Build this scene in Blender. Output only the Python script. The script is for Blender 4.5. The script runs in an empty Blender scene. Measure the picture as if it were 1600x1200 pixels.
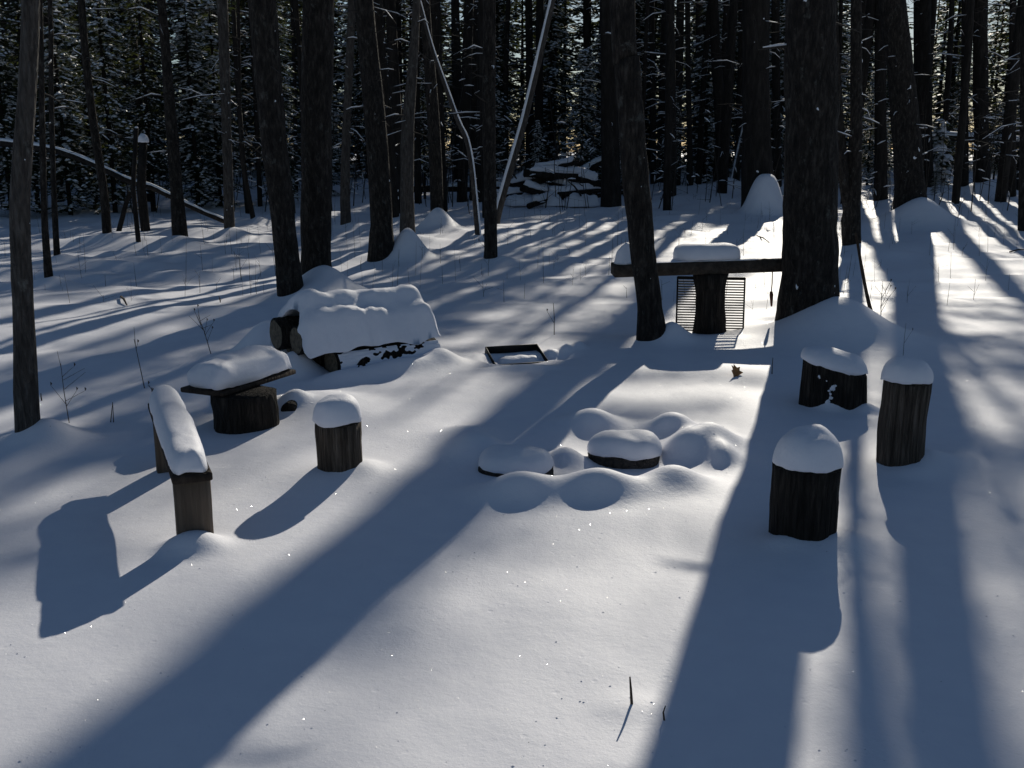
import bpy, math, random
import numpy as np
from mathutils import Vector, Matrix, noise as mnoise

R = math.radians
random.seed(7)
rng = np.random.default_rng(7)
sc = bpy.context.scene

# ------------------------------------------------------------------ camera, sky, sun, exposure
CAM_H, FPX, HORIZON = 1.6, 1600.0, 235.0
PITCH = math.atan((600.0 - HORIZON) / FPX)
cam = bpy.data.cameras.new('camera')
cam.lens, cam.sensor_width, cam.clip_start, cam.clip_end = 36.0, 36.0, 0.05, 2000.0
cam_ob = bpy.data.objects.new('camera', cam)
cam_ob.location = (0, 0, CAM_H)
cam_ob.rotation_euler = (math.pi / 2 - PITCH, 0, 0)
sc.collection.objects.link(cam_ob)
sc.camera = cam_ob

SUN_AZ, SUN_EL = R(16.3), R(25.0)
SUN_DIR = Vector((math.sin(SUN_AZ) * math.cos(SUN_EL), math.cos(SUN_AZ) * math.cos(SUN_EL), math.sin(SUN_EL)))
world = bpy.data.worlds.new('World')
sc.world = world
world.use_nodes = True
wn = world.node_tree
sky = wn.nodes.new('ShaderNodeTexSky')
sky.sky_type = 'NISHITA'
sky.sun_disc = False
sky.sun_elevation = SUN_EL
sky.sun_rotation = SUN_AZ
sky.air_density, sky.dust_density, sky.ozone_density = 1.0, 0.3, 3.0
wn.links.new(sky.outputs[0], wn.nodes['Background'].inputs[0])
wn.nodes['Background'].inputs[1].default_value = 0.05
sun = bpy.data.lights.new('sun', 'SUN')
sun.energy, sun.angle, sun.color = 3.75, R(0.55), (1.0, 0.93, 0.80)
sun_ob = bpy.data.objects.new('sun', sun)
sun_ob.rotation_euler = SUN_DIR.to_track_quat('Z', 'Y').to_euler()
sun_ob.location = (10, 30, 25)
sc.collection.objects.link(sun_ob)

sc.view_settings.view_transform = 'Standard'
sc.view_settings.look = 'None'
sc.view_settings.exposure = 0.0
sc.view_settings.gamma = 1.0
sc.view_settings.use_curve_mapping = False
sc.render.engine = 'CYCLES'
sc.cycles.use_denoising = True
sc.cycles.max_bounces = 6
sc.cycles.diffuse_bounces = 3
sc.cycles.glossy_bounces = 2
sc.cycles.transmission_bounces = 2

# ------------------------------------------------------------------ object helpers
COL = sc.collection
def link(o, parent=None):
    COL.objects.link(o)
    if parent is not None: o.parent = parent
    return o
def tag(o, label=None, cat=None, group=None, kind=None):
    if label: o['label'] = label
    if cat: o['category'] = cat
    if group: o['group'] = group
    if kind: o['kind'] = kind
    return o
def thing(name, label, cat, loc, rotz=0, group=None):
    o = bpy.data.objects.new(name, None)
    o.empty_display_size = 0.1
    o.location = loc; o.rotation_euler = (0, 0, rotz)
    link(o)
    return tag(o, label, cat, group)
def mesh_obj(name, verts, faces, mat, parent=None, smooth=True):
    me = bpy.data.meshes.new(name)
    me.from_pydata([tuple(v) for v in verts], [], faces)
    me.materials.append(mat)
    if smooth: me.polygons.foreach_set('use_smooth', [True] * len(me.polygons))
    me.update()
    return link(bpy.data.objects.new(name, me), parent)
def quads_mesh(name, P, mat, smooth=False):
    """P: (n,4,3) array of loose quads -> mesh data"""
    n = len(P)
    me = bpy.data.meshes.new(name)
    me.vertices.add(n * 4); me.loops.add(n * 4); me.polygons.add(n)
    me.vertices.foreach_set('co', P.reshape(-1).astype(np.float32))
    me.loops.foreach_set('vertex_index', np.arange(n * 4, dtype=np.int32))
    me.polygons.foreach_set('loop_start', np.arange(0, n * 4, 4, dtype=np.int32))
    me.polygons.foreach_set('loop_total', np.full(n, 4, dtype=np.int32))
    me.materials.append(mat)
    me.update(calc_edges=True)
    return me

# ------------------------------------------------------------------ materials
def mat_new(name):
    m = bpy.data.materials.new(name); m.use_nodes = True
    nt = m.node_tree
    return m, nt, nt.nodes['Principled BSDF']
def N(nt, kind, **kw):
    n = nt.nodes.new(kind)
    for k, v in kw.items():
        if hasattr(n, k): setattr(n, k, v)
        else: n.inputs[k].default_value = v
    return n
def ramp(nt, src, stops):
    r = nt.nodes.new('ShaderNodeValToRGB')
    el = r.color_ramp.elements
    while len(el) < len(stops): el.new(0.5)
    for e, (p, c) in zip(el, stops):
        e.position = p; e.color = (*c, 1) if len(c) == 3 else c
    nt.links.new(src, r.inputs[0])
    return r
def coords(nt, scale):
    tc = nt.nodes.new('ShaderNodeTexCoord'); mp = nt.nodes.new('ShaderNodeMapping')
    mp.inputs['Scale'].default_value = scale
    nt.links.new(tc.outputs['Object'], mp.inputs[0])
    return mp.outputs[0]

def snow_material(name='snow', bump=0.25, big=7.0, fine=90.0):
    m, nt, b = mat_new(name)
    v = coords(nt, (1, 1, 1))
    n1 = N(nt, 'ShaderNodeTexNoise', Scale=fine, Detail=4.0, Roughness=0.7)
    n2 = N(nt, 'ShaderNodeTexNoise', Scale=big, Detail=4.0, Roughness=0.55)
    for n in (n1, n2): nt.links.new(v, n.inputs['Vector'])
    b1 = N(nt, 'ShaderNodeBump', Strength=bump, Distance=0.004)
    b2 = N(nt, 'ShaderNodeBump', Strength=0.16, Distance=0.02)
    nt.links.new(n2.outputs[0], b2.inputs['Height'])
    n3 = N(nt, 'ShaderNodeTexNoise', Scale=big * 4.5, Detail=6.0, Roughness=0.7)
    nt.links.new(v, n3.inputs['Vector'])
    vo = N(nt, 'ShaderNodeTexVoronoi', Scale=big * 1.6); nt.links.new(v, vo.inputs['Vector'])
    pit = ramp(nt, vo.outputs['Distance'], [(0.05, (0, 0, 0)), (0.13, (1, 1, 1))])
    b3 = N(nt, 'ShaderNodeBump', Strength=0.22, Distance=0.008)
    b4 = N(nt, 'ShaderNodeBump', Strength=0.25, Distance=0.003)
    nt.links.new(n3.outputs[0], b3.inputs['Height']); nt.links.new(b2.outputs[0], b3.inputs['Normal'])
    nt.links.new(pit.outputs[0], b4.inputs['Height']); nt.links.new(b3.outputs[0], b4.inputs['Normal'])
    nt.links.new(b4.outputs[0], b1.inputs['Normal'])
    nt.links.new(n1.outputs[0], b1.inputs['Height'])
    nt.links.new(b1.outputs[0], b.inputs['Normal'])
    c = ramp(nt, n2.outputs[0], [(0.3, (0.81, 0.82, 0.89)), (0.7, (0.85, 0.86, 0.92))])
    nt.links.new(c.outputs[0], b.inputs['Base Color'])
    b.inputs['Roughness'].default_value = 0.6
    b.inputs['Specular IOR Level'].default_value = 0.2
    return m

def bark_material(name, dark, mid, light, zs=0.22, scale=22.0, bump=0.9, lichen=None):
    m, nt, b = mat_new(name)
    v = coords(nt, (1, 1, zs))
    n1 = N(nt, 'ShaderNodeTexNoise', Scale=scale, Detail=6.0, Roughness=0.65)
    vo = N(nt, 'ShaderNodeTexVoronoi', Scale=scale * 1.3, feature='DISTANCE_TO_EDGE')
    for n in (n1, vo): nt.links.new(v, n.inputs['Vector'])
    c = ramp(nt, n1.outputs[0], [(0.3, dark), (0.52, mid), (0.75, light)])
    col = c.outputs[0]
    if lichen:
        v2 = coords(nt, (1, 1, 0.7))
        n3 = N(nt, 'ShaderNodeTexNoise', Scale=9.0, Detail=7.0, Roughness=0.75)
        nt.links.new(v2, n3.inputs['Vector'])
        f = ramp(nt, n3.outputs[0], [(0.58, (0, 0, 0)), (0.68, (1, 1, 1))])
        mx = nt.nodes.new('ShaderNodeMix'); mx.data_type = 'RGBA'
        nt.links.new(f.outputs[0], mx.inputs[0]); nt.links.new(col, mx.inputs[6])
        mx.inputs[7].default_value = (*lichen, 1)
        col = mx.outputs[2]
    nt.links.new(col, b.inputs['Base Color'])
    ad = nt.nodes.new('ShaderNodeMath'); ad.operation = 'ADD'
    rv = ramp(nt, vo.outputs['Distance'], [(0.0, (0, 0, 0)), (0.25, (1, 1, 1))])
    nt.links.new(n1.outputs[0], ad.inputs[0]); nt.links.new(rv.outputs[0], ad.inputs[1])
    bp = N(nt, 'ShaderNodeBump', Strength=bump, Distance=0.012)
    nt.links.new(ad.outputs[0], bp.inputs['Height'])
    nt.links.new(bp.outputs[0], b.inputs['Normal'])
    b.inputs['Roughness'].default_value = 0.9
    b.inputs['Specular IOR Level'].default_value = 0.2
    return m

def foliage_material(name, c1, c2, trans):
    m, nt, b = mat_new(name)
    v = coords(nt, (1, 1, 1))
    n1 = N(nt, 'ShaderNodeTexNoise', Scale=3.0, Detail=3.0)
    nt.links.new(v, n1.inputs['Vector'])
    c = ramp(nt, n1.outputs[0], [(0.35, c1), (0.65, c2)])
    nt.links.new(c.outputs[0], b.inputs['Base Color'])
    b.inputs['Roughness'].default_value = 0.6
    t = N(nt, 'ShaderNodeBsdfTranslucent'); t.inputs[0].default_value = (*trans, 1)
    mx = N(nt, 'ShaderNodeMixShader'); mx.inputs[0].default_value = 0.3
    nt.links.new(b.outputs[0], mx.inputs[1]); nt.links.new(t.outputs[0], mx.inputs[2])
    nt.links.new(mx.outputs[0], nt.nodes['Material Output'].inputs[0])
    return m

def plain(name, col, rough=0.7, metal=0.0, noise=0.0):
    m, nt, b = mat_new(name)
    if noise:
        v = coords(nt, (1, 1, 1))
        n1 = N(nt, 'ShaderNodeTexNoise', Scale=25.0, Detail=5.0)
        nt.links.new(v, n1.inputs['Vector'])
        c = ramp(nt, n1.outputs[0], [(0.3, tuple(x * (1 - noise) for x in col)), (0.7, tuple(min(1, x * (1 + noise)) for x in col))])
        nt.links.new(c.outputs[0], b.inputs['Base Color'])
    else:
        b.inputs['Base Color'].default_value = (*col, 1)
    b.inputs['Roughness'].default_value = rough
    b.inputs['Metallic'].default_value = metal
    return m

def ring_material(name):
    m, nt, b = mat_new(name)
    v = coords(nt, (1, 1, 1))
    n1 = N(nt, 'ShaderNodeTexNoise', Scale=40.0, Detail=6.0)
    nt.links.new(v, n1.inputs['Vector'])
    c = ramp(nt, n1.outputs[0], [(0.3, (0.06, 0.045, 0.03)), (0.7, (0.19, 0.15, 0.1))])
    nt.links.new(c.outputs[0], b.inputs['Base Color'])
    b.inputs['Roughness'].default_value = 0.85
    return m

M = {
    'snow': snow_material('snow_drift'),
    'snowcap': snow_material('snow_cap', bump=0.3, big=14.0, fine=120.0),
    'snowfleck': plain('snow_on_branches', (0.8, 0.83, 0.88), 0.6),
    'bark': bark_material('dark_bark', (0.007, 0.006, 0.006), (0.026, 0.022, 0.019), (0.075, 0.066, 0.058), zs=0.3, scale=26.0, bump=1.0, lichen=(0.085, 0.085, 0.078)),
    'bark_far': bark_material('far_bark', (0.010, 0.009, 0.008), (0.021, 0.018, 0.016), (0.042, 0.038, 0.034), scale=12.0),
    'bark_grey': bark_material('grey_bark', (0.03, 0.026, 0.024), (0.07, 0.062, 0.056), (0.13, 0.12, 0.11), scale=30.0, lichen=(0.14, 0.14, 0.13)),
    'log_dark': bark_material('dark_log', (0.008, 0.007, 0.006), (0.024, 0.02, 0.017), (0.065, 0.055, 0.046), zs=0.10, scale=34.0, bump=1.0),
    'log_brown': bark_material('weathered_log', (0.018, 0.014, 0.011), (0.085, 0.068, 0.054), (0.21, 0.175, 0.145), zs=0.06, scale=38.0, bump=1.0),
    'board': bark_material('weathered_board', (0.07, 0.052, 0.04), (0.13, 0.1, 0.076), (0.18, 0.145, 0.115), zs=0.06, scale=24.0, bump=0.4),
    'board_dark': bark_material('dark_board', (0.018, 0.014, 0.011), (0.04, 0.03, 0.024), (0.07, 0.055, 0.043), zs=0.3, scale=20.0, bump=0.4),  # darker brown than the bench leg boards, mottled at random
    'timber': bark_material('old_timber', (0.03, 0.024, 0.019), (0.06, 0.048, 0.038), (0.1, 0.082, 0.066), zs=1.0, scale=16.0, bump=0.4),
    'cut': ring_material('cut_wood'),
    'stone': bark_material('dark_stone', (0.02, 0.018, 0.016), (0.05, 0.045, 0.04), (0.09, 0.082, 0.074), zs=1.0, scale=18.0),
    'iron': plain('black_iron', (0.012, 0.011, 0.011), 0.55, 0.6, 0.4),
    'needles': foliage_material('spruce_needles', (0.012, 0.022, 0.010), (0.030, 0.045, 0.018), (0.10, 0.12, 0.03)),
    'twig': plain('dead_twig', (0.03, 0.025, 0.02), 0.9, 0, 0.4),
    'weed': plain('dry_weed', (0.05, 0.035, 0.025), 0.9, 0, 0.4),
    'leaf': plain('dry_leaf', (0.42, 0.19, 0.06), 0.7, 0, 0.4),
    'cord': plain('rust_cord', (0.12, 0.035, 0.02), 0.8),
    'crystal': plain('snow_crystal', (0.9, 0.9, 0.92), 0.14, 0.0),
}

# ------------------------------------------------------------------ pixel of the photograph -> point in the place
CT, ST = math.cos(PITCH), math.sin(PITCH)
def ray(px, py):
    a = (px - 800.0) / FPX; b = (600.0 - py) / FPX
    return a, CT + b * ST, -ST + b * CT
def at_depth(px, py, Y):
    dx, dy, dz = ray(px, py); t = Y / dy
    return Vector((t * dx, Y, CAM_H + t * dz)), t
def base_z(y):
    """large form of the ground: flat clearing, a gentle rise into the wood, then level"""
    y = np.asarray(y, dtype=float)
    s = np.clip((y - 13.0) / 40.0, 0, 1)
    return 1.0 * s * s * (3 - 2 * s)
def g(px, py, z=0.0):
    """point where the pixel's ray meets the ground (raised by z)"""
    dx, dy, dz = ray(px, py)
    lo, hi = 0.5, 120.0
    for _ in range(50):
        t = 0.5 * (lo + hi)
        if CAM_H + t * dz > float(base_z(t * dy)) + z: lo = t
        else: hi = t
    t = 0.5 * (lo + hi)
    return Vector((t * dx, t * dy, CAM_H + t * dz))

# ------------------------------------------------------------------ the measured trees: (px, py, width px) from the ground up
# (points, height, crown base, bark, mound (dx, dy, h, r), label)
TREES = [
 ([(45,695,34),(37,500,31),(31,330,31),(38,200,29),(48,0,27)], 9, 6.0, 'bark_grey', (0.10,0.02,0.10,0.16),
  'slim curved grey trunk nearest the left edge of the clearing'),
 ([(456,482,36),(448,400,38),(438,300,38),(426,200,41),(409,0,42)], 15, 10.0, 'bark', (0.22,0.02,0.22,0.3),
  'left trunk of the dark pair behind the firewood pile, leaning left'),
 ([(500,468,46),(494,400,46),(495,200,48),(497,0,49)], 16, 10.5, 'bark', (0.08,-0.12,0.28,0.34),
  'right upright trunk of the dark pair behind the firewood pile'),
 ([(595,408,38),(596,350,36),(594,300,35),(587,200,34),(568,0,30)], 15, 10.0, 'bark', (0.40,0.1,0.44,0.27),
  'dark trunk with a steep snow hump against its right foot'),
 ([(637,380,22),(636,300,21),(637,200,20),(645,100,16),(651,0,11)], 12, 8.0, 'bark_grey', (0.2,-0.05,0.12,0.3),
  'thin trunk with pale upper stem just right of the snow hump'),
 ([(684,362,24),(683,330,21),(678,200,20),(664,0,15)], 13, 8.5, 'bark', (0.02,-0.2,0.42,0.3),
  'dark trunk rising from a tidy snow cone in the middle distance'),
 ([(767,414,18),(766,300,19),(764,200,21),(765,0,20)], 12, 8.0, 'bark', (0.12,0.0,0.08,0.25),
  'straight slim trunk with the snow-lined leaning pole behind it'),
 ([(955,328,28),(953,200,28),(951,0,27)], 15, 10.0, 'bark_far', (0.2,-0.2,0.2,0.5),
  'upright trunk just left of and behind the leaning table-side trunk'),
 ([(1018,542,43),(1014,470,38),(1005,400,39),(998,330,41),(987,200,41),(980,100,40),(972,0,40)], 15, 10.5, 'bark', (0.17,0.02,0.14,0.14),
  'dark trunk leaning left in front of the timber table'),
 ([(1046,316,18),(1048,200,17),(1046,0,16)], 13, 8.5, 'bark_far', (0.2,0,0.12,0.4),
  'slim straight trunk behind the snow block of the timber table'),
 ([(1078,300,9),(1077,200,9),(1074,0,8)], 10, 7.0, 'bark_far', (0.2,0,0.1,0.4),
  'very thin straight stem between two trunks behind the timber table'),
 ([(1131,298,18),(1126,200,17),(1114,0,16)], 13, 8.5, 'bark_far', (0.1,-0.4,0.3,0.5),
  'dark straight trunk left of the stout one with a snow dome'),
 ([(1184,334,46),(1182,200,43),(1181,0,42)], 17, 12.5, 'bark_far', (0.02,-0.5,0.84,0.40),
  'stout far trunk with a tall snow dome heaped at its foot'),
 ([(1263,528,94),(1265,430,87),(1266,330,82),(1268,200,80),(1267,0,80)], 17, 11.5, 'bark', (0.16,-0.26,0.34,0.48),
  'thickest dark trunk standing at the right end of the timber table'),
 ([(1331,396,24),(1330,345,30),(1336,280,19),(1338,200,19),(1338,0,17)], 12, 8.0, 'bark', (0.08,-0.1,0.12,0.25),
  'slender trunk right of the thickest one, widened at a low fork'),
 ([(1376,318,19),(1376,200,18),(1376,0,17)], 13, 8.5, 'bark_far', (0.1,-0.2,0.2,0.4),
  'narrow straight trunk between the forked slender one and the stout leaning one'),
 ([(1423,345,50),(1421,290,46),(1415,200,43),(1406,100,41),(1394,0,40)], 17, 12.0, 'bark', (0.0,-0.45,0.55,0.62),
  'stout dark trunk leaning left at the head of the long right-hand shadow'),
 ([(1444,296,26),(1443,200,26),(1441,0,26)], 15, 9.5, 'bark_far', (0.2,0,0.1,0.4),
  'upright trunk hidden at its foot behind the stout leaning trunk'),
 ([(1506,302,13),(1507,200,12),(1508,0,11)], 12, 8.0, 'bark_far', (0.2,0,0.15,0.4),
  'thin trunk beside a stouter one in the bright snow at far right'),
 ([(1534,302,22),(1533,200,22),(1532,0,22)], 14, 9.0, 'bark_far', (0.3,-0.2,0.3,0.5),
  'medium trunk in bright snow at far right, crossed by the fallen log'),
 ([(1581,314,11),(1582,200,11),(1583,0,10)], 11, 7.5, 'bark_far', (0.2,0,0.15,0.35),
  'thin pale trunk near the right edge in bright snow'),
 ([(1604,360,22),(1606,200,23),(1608,0,23)], 14, 9.0, 'bark', (0.2,0,0.12,0.35),
  'dark trunk half cut by the right edge of the picture'),
 ([(78,453,12),(70,350,10),(66,200,9),(62,0,8)], 9, 5.5, 'bark', (0.08,0,0.05,0.16),
  'thin stem next to the curved grey trunk, standing nearer than its twin'),
 ([(90,413,9),(84,300,8),(80,150,8),(78,0,7)], 9, 5.5, 'bark', (0.08,0,0.05,0.18),
  'thin stem next to the curved grey trunk, standing farther than its twin'),
 ([(168,378,12),(162,300,13),(147,200,13),(135,100,12),(127,0,11)], 11, 6.5, 'bark', (0.1,0,0.08,0.25),
  'slim trunk leaning left below the fallen pole, with boughs above'),
 ([(282,379,22),(276,300,19),(268,200,18),(252,0,14)], 13, 7.5, 'bark', (0.1,-0.15,0.2,0.35),
  'medium trunk leaning left with a low snow collar, left of centre'),
 ([(359,366,15),(357,300,15),(354,200,15),(347,0,18)], 13, 7.5, 'bark_grey', (0.12,-0.1,0.25,0.3),
  'trunk patched with snow where the fallen pole meets the ground'),
 ([(396,345,7),(384,280,7),(376,220,6),(372,0,5)], 8, 5.0, 'bark_far', (0.1,0,0.1,0.2),
  'spindly stem left of the dark pair of trunks'),
 ([(540,353,14),(540,250,14),(546,100,13),(550,0,13)], 13, 8.5, 'bark_grey', (0.15,-0.05,0.15,0.3),
  'slim trunk with pale patches, just right of the dark pair'),
 ([(616,345,14),(612,250,15),(600,120,15),(590,0,14)], 13, 7.5, 'bark_far', (0.2,0,0.1,0.3),
  'snow-flecked trunk close behind the one with the snow hump'),
 ([(715,285,13),(716,200,13),(712,0,11)], 13, 8.5, 'bark_far', (0.2,0,0.1,0.3),
  'straight far trunk behind the bent snowy sapling'),
 ([(750,318,8),(750,200,9),(750,0,9)], 11, 8.0, 'bark_far', (0.2,0,0.1,0.3),
  'thin far trunk close left of the straight slim trunk'),
 ([(827,282,12),(828,150,12),(826,0,11)], 13, 8.0, 'bark_far', (0.2,0,0.1,0.3),
  'left one of two close trunks behind the brush pile'),
 ([(842,284,14),(842,150,13),(844,0,12)], 13, 8.0, 'bark_far', (0.2,0,0.1,0.3),
  'right one of two close trunks behind the brush pile'),
 ([(919,275,10),(918,150,10),(916,0,10)], 12, 8.0, 'bark_far', (0.2,0,0.1,0.3),
  'thin far trunk over the right end of the brush pile'),
 ([(1021,292,9),(1020,150,9),(1018,0,9)], 12, 8.0, 'bark_far', (0.2,0,0.1,0.3),
  'thin far trunk just right of the leaning table-side trunk'),
 ([(1095,280,11),(1094,150,11),(1092,0,10)], 12, 8.0, 'bark_far', (0.2,0,0.1,0.3),
  'far trunk standing against bright gaps behind the timber table'),
 ([(1214,300,13),(1213,150,13),(1212,0,13)], 12, 8.0, 'bark_far', (0.2,0,0.1,0.3),
  'far trunk squeezed between the stout one and the thickest one'),
]
TREE_BASE = [g(t[0][0][0], t[0][0][1]) for t in TREES]

# ------------------------------------------------------------------ snow ground
MOUNDS = []      # cx, cy, height, rx, ry, rotation, power
for (pts, H_, hc, bk, (mdx, mdy, mh, mr), lab), b in zip(TREES, TREE_BASE):
    if mh < 0.27 and mr > 0.24: mh *= 0.55
    MOUNDS.append((b.x + mdx, b.y + mdy, mh, mr, mr, 0.0, 3.6 if mh > 0.8 else 1.9))
    MOUNDS.append((b.x, b.y, 0.06, mr * 2.2, mr * 2.2, 0.0, 1.5))
def bump_px(px, py, h, rx, ry, rot=0.0, p=2.4):
    b = g(px, py)
    MOUNDS.append((b.x, b.y, h, rx, ry, rot, p))
# snow-buried stones of the fire ring
bump_px(926, 664, 0.10, 0.17, 0.14, 0, 2.0); bump_px(1050, 668, 0.10, 0.14, 0.12)
bump_px(1106, 690, 0.13, 0.17, 0.16, 0, 2.0); bump_px(1066, 700, 0.09, 0.11, 0.12); bump_px(1130, 712, 0.08, 0.08, 0.13)
bump_px(1050, 752, 0.10, 0.17, 0.13, 0.3, 2.0); bump_px(936, 770, 0.095, 0.19, 0.13, 0, 2.0); bump_px(812, 776, 0.10, 0.18, 0.13, -0.1, 2.0); bump_px(930, 768, 0.03, 0.55, 0.13, 0.1, 2.0)
bump_px(886, 712, 0.09, 0.11, 0.12, 0, 2.0); bump_px(748, 712, 0.10, 0.17, 0.16); bump_px(730, 690, 0.05, 0.2, 0.2)
bump_px(990, 700, 0.03, 0.12, 0.1)
bump_px(950, 712, -0.05, 0.5, 0.4)
# drifts against the wood furniture
bump_px(304, 858, 0.07, 0.12, 0.10); bump_px(1296, 634, 0.12, 0.09, 0.10); bump_px(1352, 640, 0.05, 0.08, 0.08); bump_px(1440, 722, 0.03, 0.3, 0.2)
bump_px(425, 566, 0.30, 0.26, 0.30, 0.5, 2.2); bump_px(462, 590, 0.17, 0.17, 0.15, 0.5, 2.2); bump_px(480, 640, 0.08, 0.4, 0.3, 0.3); bump_px(462, 646, 0.06, 0.09, 0.09)
bump_px(528, 752, 0.03, 0.25, 0.2); bump_px(562, 742, 0.03, 0.12, 0.12); bump_px(1262, 848, 0.03, 0.3, 0.22); bump_px(1306, 848, 0.035, 0.13, 0.12); bump_px(1230, 852, 0.025, 0.09, 0.07); bump_px(1446, 722, 0.055, 0.14, 0.13, 0, 1.8); bump_px(1428, 738, 0.02, 0.10, 0.07); bump_px(1110, 540, 0.05, 0.3, 0.2)

_o, _e = g(505, 596), g(664, 572)                     # drift along the front of the firewood
_d = (_e - _o); _d.z = 0; _d.normalize(); _n = Vector((-_d.y, _d.x, 0)); _a = math.atan2(_d.y, _d.x)
for _u, _v, _h, _rx, _ry in ((0.55, -0.16, 0.11, 0.42, 0.13), (0.95, -0.06, 0.10, 0.16, 0.14), (0.02, -0.16, 0.05, 0.2, 0.14)):
    _c = _o + _d * _u + _n * _v
    MOUNDS.append((_c.x, _c.y, _h, _rx, _ry, _a, 2.0))
# hollow of the sunken pan and the kicked snow beside it
bump_px(805, 561, -0.06, 0.25, 0.19, 0.25, 6.0); bump_px(812, 580, 0.035, 0.3, 0.08, 0.25)
bump_px(872, 556, -0.05, 0.14, 0.14, 0.2, 3.0); bump_px(885, 549, 0.05, 0.05, 0.06); bump_px(862, 552, 0.05, 0.06, 0.06)
bump_px(905, 547, 0.05, 0.06, 0.07); bump_px(740, 560, 0.03, 0.25, 0.12, 0.2)
bump_px(985, 1104, 0.012, 0.10, 0.08)

def vnoise(x, y, s, seed):
    """smooth value noise, vectorised"""
    rs = np.random.default_rng(seed); T = rs.random((256, 256))
    X = x / s + 1000.3; Y = y / s + 1000.7
    xi = np.floor(X).astype(int); yi = np.floor(Y).astype(int)
    fx = X - xi; fy = Y - yi
    fx = fx * fx * (3 - 2 * fx); fy = fy * fy * (3 - 2 * fy)
    a = T[xi % 256, yi % 256]; b = T[(xi + 1) % 256, yi % 256]; c = T[xi % 256, (yi + 1) % 256]; d = T[(xi + 1) % 256, (yi + 1) % 256]
    return (a * (1 - fx) + b * fx) * (1 - fy) + (c * (1 - fx) + d * fx) * fy - 0.5
def height(x, y):
    x = np.asarray(x, float); y = np.asarray(y, float)
    z = base_z(y)
    far = np.clip((y - 7.0) / 8.0, 0, 1) + np.clip((-x - 2.2) / 2.0, 0, 1) * 0.6
    z = z + 0.06 * vnoise(x, y, 2.3, 1) + 0.03 * vnoise(x, y * 1.3, 0.9, 2) + 0.013 * vnoise(x, y, 0.33, 3) + 0.002 * vnoise(x, y, 0.11, 4)
    z = z + far * (0.16 * vnoise(x, y, 3.1, 5) + 0.07 * vnoise(x * 0.8, y * 1.4, 0.8, 6) + 0.03 * vnoise(x, y, 0.35, 7))
    for cx, cy, h, rx, ry, rot, p in MOUNDS:
        c, s = math.cos(rot), math.sin(rot)
        R_ = 3.5 * max(rx, ry)
        k = (np.abs(x - cx) < R_) & (np.abs(y - cy) < R_)
        if not k.any(): continue
        dx = x[k] - cx; dy = y[k] - cy
        u = (dx * c + dy * s) / rx; v = (-dx * s + dy * c) / ry
        z[k] += h * np.exp(-np.power(u * u + v * v, p / 2))
    return z
def hz(x, y):
    return float(height(np.array([x]), np.array([y]))[0])

def axis(lo_far, lo, hi, hi_far, step, grow):
    mid = list(np.arange(lo, hi, step))
    up, s, v = [], step, hi
    while v < hi_far: up.append(v); s *= grow; v += s
    dn, s, v = [], step, lo
    while True:
        s *= grow; v -= s
        if v < lo_far: break
        dn.append(v)
    return np.array([lo_far] + dn[::-1] + mid + up + [hi_far])
gx = axis(-300, -4.0, 3.8, 300, 0.03, 1.02)
gy = axis(-60, 2.2, 10.0, 500, 0.03, 1.011)
X, Y = np.meshgrid(gx, gy)
Z = height(X.ravel(), Y.ravel())
nx, ny = len(gx), len(gy)
me = bpy.data.meshes.new('snow_ground')
V = np.stack([X.ravel(), Y.ravel(), Z], 1)
i0 = (np.arange(ny - 1)[:, None] * nx + np.arange(nx - 1)[None, :]).ravel()
F = np.stack([i0, i0 + 1, i0 + nx + 1, i0 + nx], 1)
me.vertices.add(len(V)); me.loops.add(F.size); me.polygons.add(len(F))
me.vertices.foreach_set('co', V.astype(np.float32).ravel())
me.loops.foreach_set('vertex_index', F.astype(np.int32).ravel())
me.polygons.foreach_set('loop_start', np.arange(0, F.size, 4, dtype=np.int32))
me.polygons.foreach_set('loop_total', np.full(len(F), 4, dtype=np.int32))
me.polygons.foreach_set('use_smooth', np.ones(len(F), dtype=bool))
me.materials.append(M['snow']); me.update(calc_edges=True)
ground = link(bpy.data.objects.new('snow_ground', me))
tag(ground, 'smooth deep snow covering the forest clearing', None, kind='structure')

# ------------------------------------------------------------------ shape helpers
def nz(v, s, seed=0.0):
    return mnoise.noise(Vector((v[0] * s + seed, v[1] * s + seed * 1.7, v[2] * s - seed)))
def tube(pts, rad, seg=12, rough=0.0, freq=6.0, seed=0.0, cap=True, ripple=0.0):
    """verts, faces of a tube through pts with radii rad"""
    pts = [Vector(p) for p in pts]
    V, Fc = [], []
    ref = Vector((0.0, 1.0, 0.0)) if abs((pts[-1] - pts[0]).normalized().y) < 0.9 else Vector((1.0, 0.0, 0.0))
    for i, p in enumerate(pts):
        d = (pts[min(i + 1, len(pts) - 1)] - pts[max(i - 1, 0)]).normalized()
        a = d.cross(ref).normalized(); b = a.cross(d)
        for k in range(seg):
            t = 2 * math.pi * k / seg
            n = a * math.cos(t) + b * math.sin(t)
            r = rad[i]
            if rough: r *= 1 + rough * nz(p + n * rad[i], freq, seed) + 0.5 * rough * nz(p + n * rad[i], freq * 3, seed + 5)
            if ripple: r *= 1 + ripple * math.sin(9 * t + 4.0 * nz(p, 3.0, seed)) + 1.3 * ripple * nz((math.cos(t) * 3.5, math.sin(t) * 3.5, p.z * 1.5), 3.0, seed + 2)
            V.append(p + n * r)
    for i in range(len(pts) - 1):
        for k in range(seg):
            a = i * seg + k; b = i * seg + (k + 1) % seg
            Fc.append((a, b, b + seg, a + seg))
    if cap:
        Fc.append(tuple(range(seg))[::-1]); Fc.append(tuple((len(pts) - 1) * seg + k for k in range(seg)))
    return V, Fc
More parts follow.
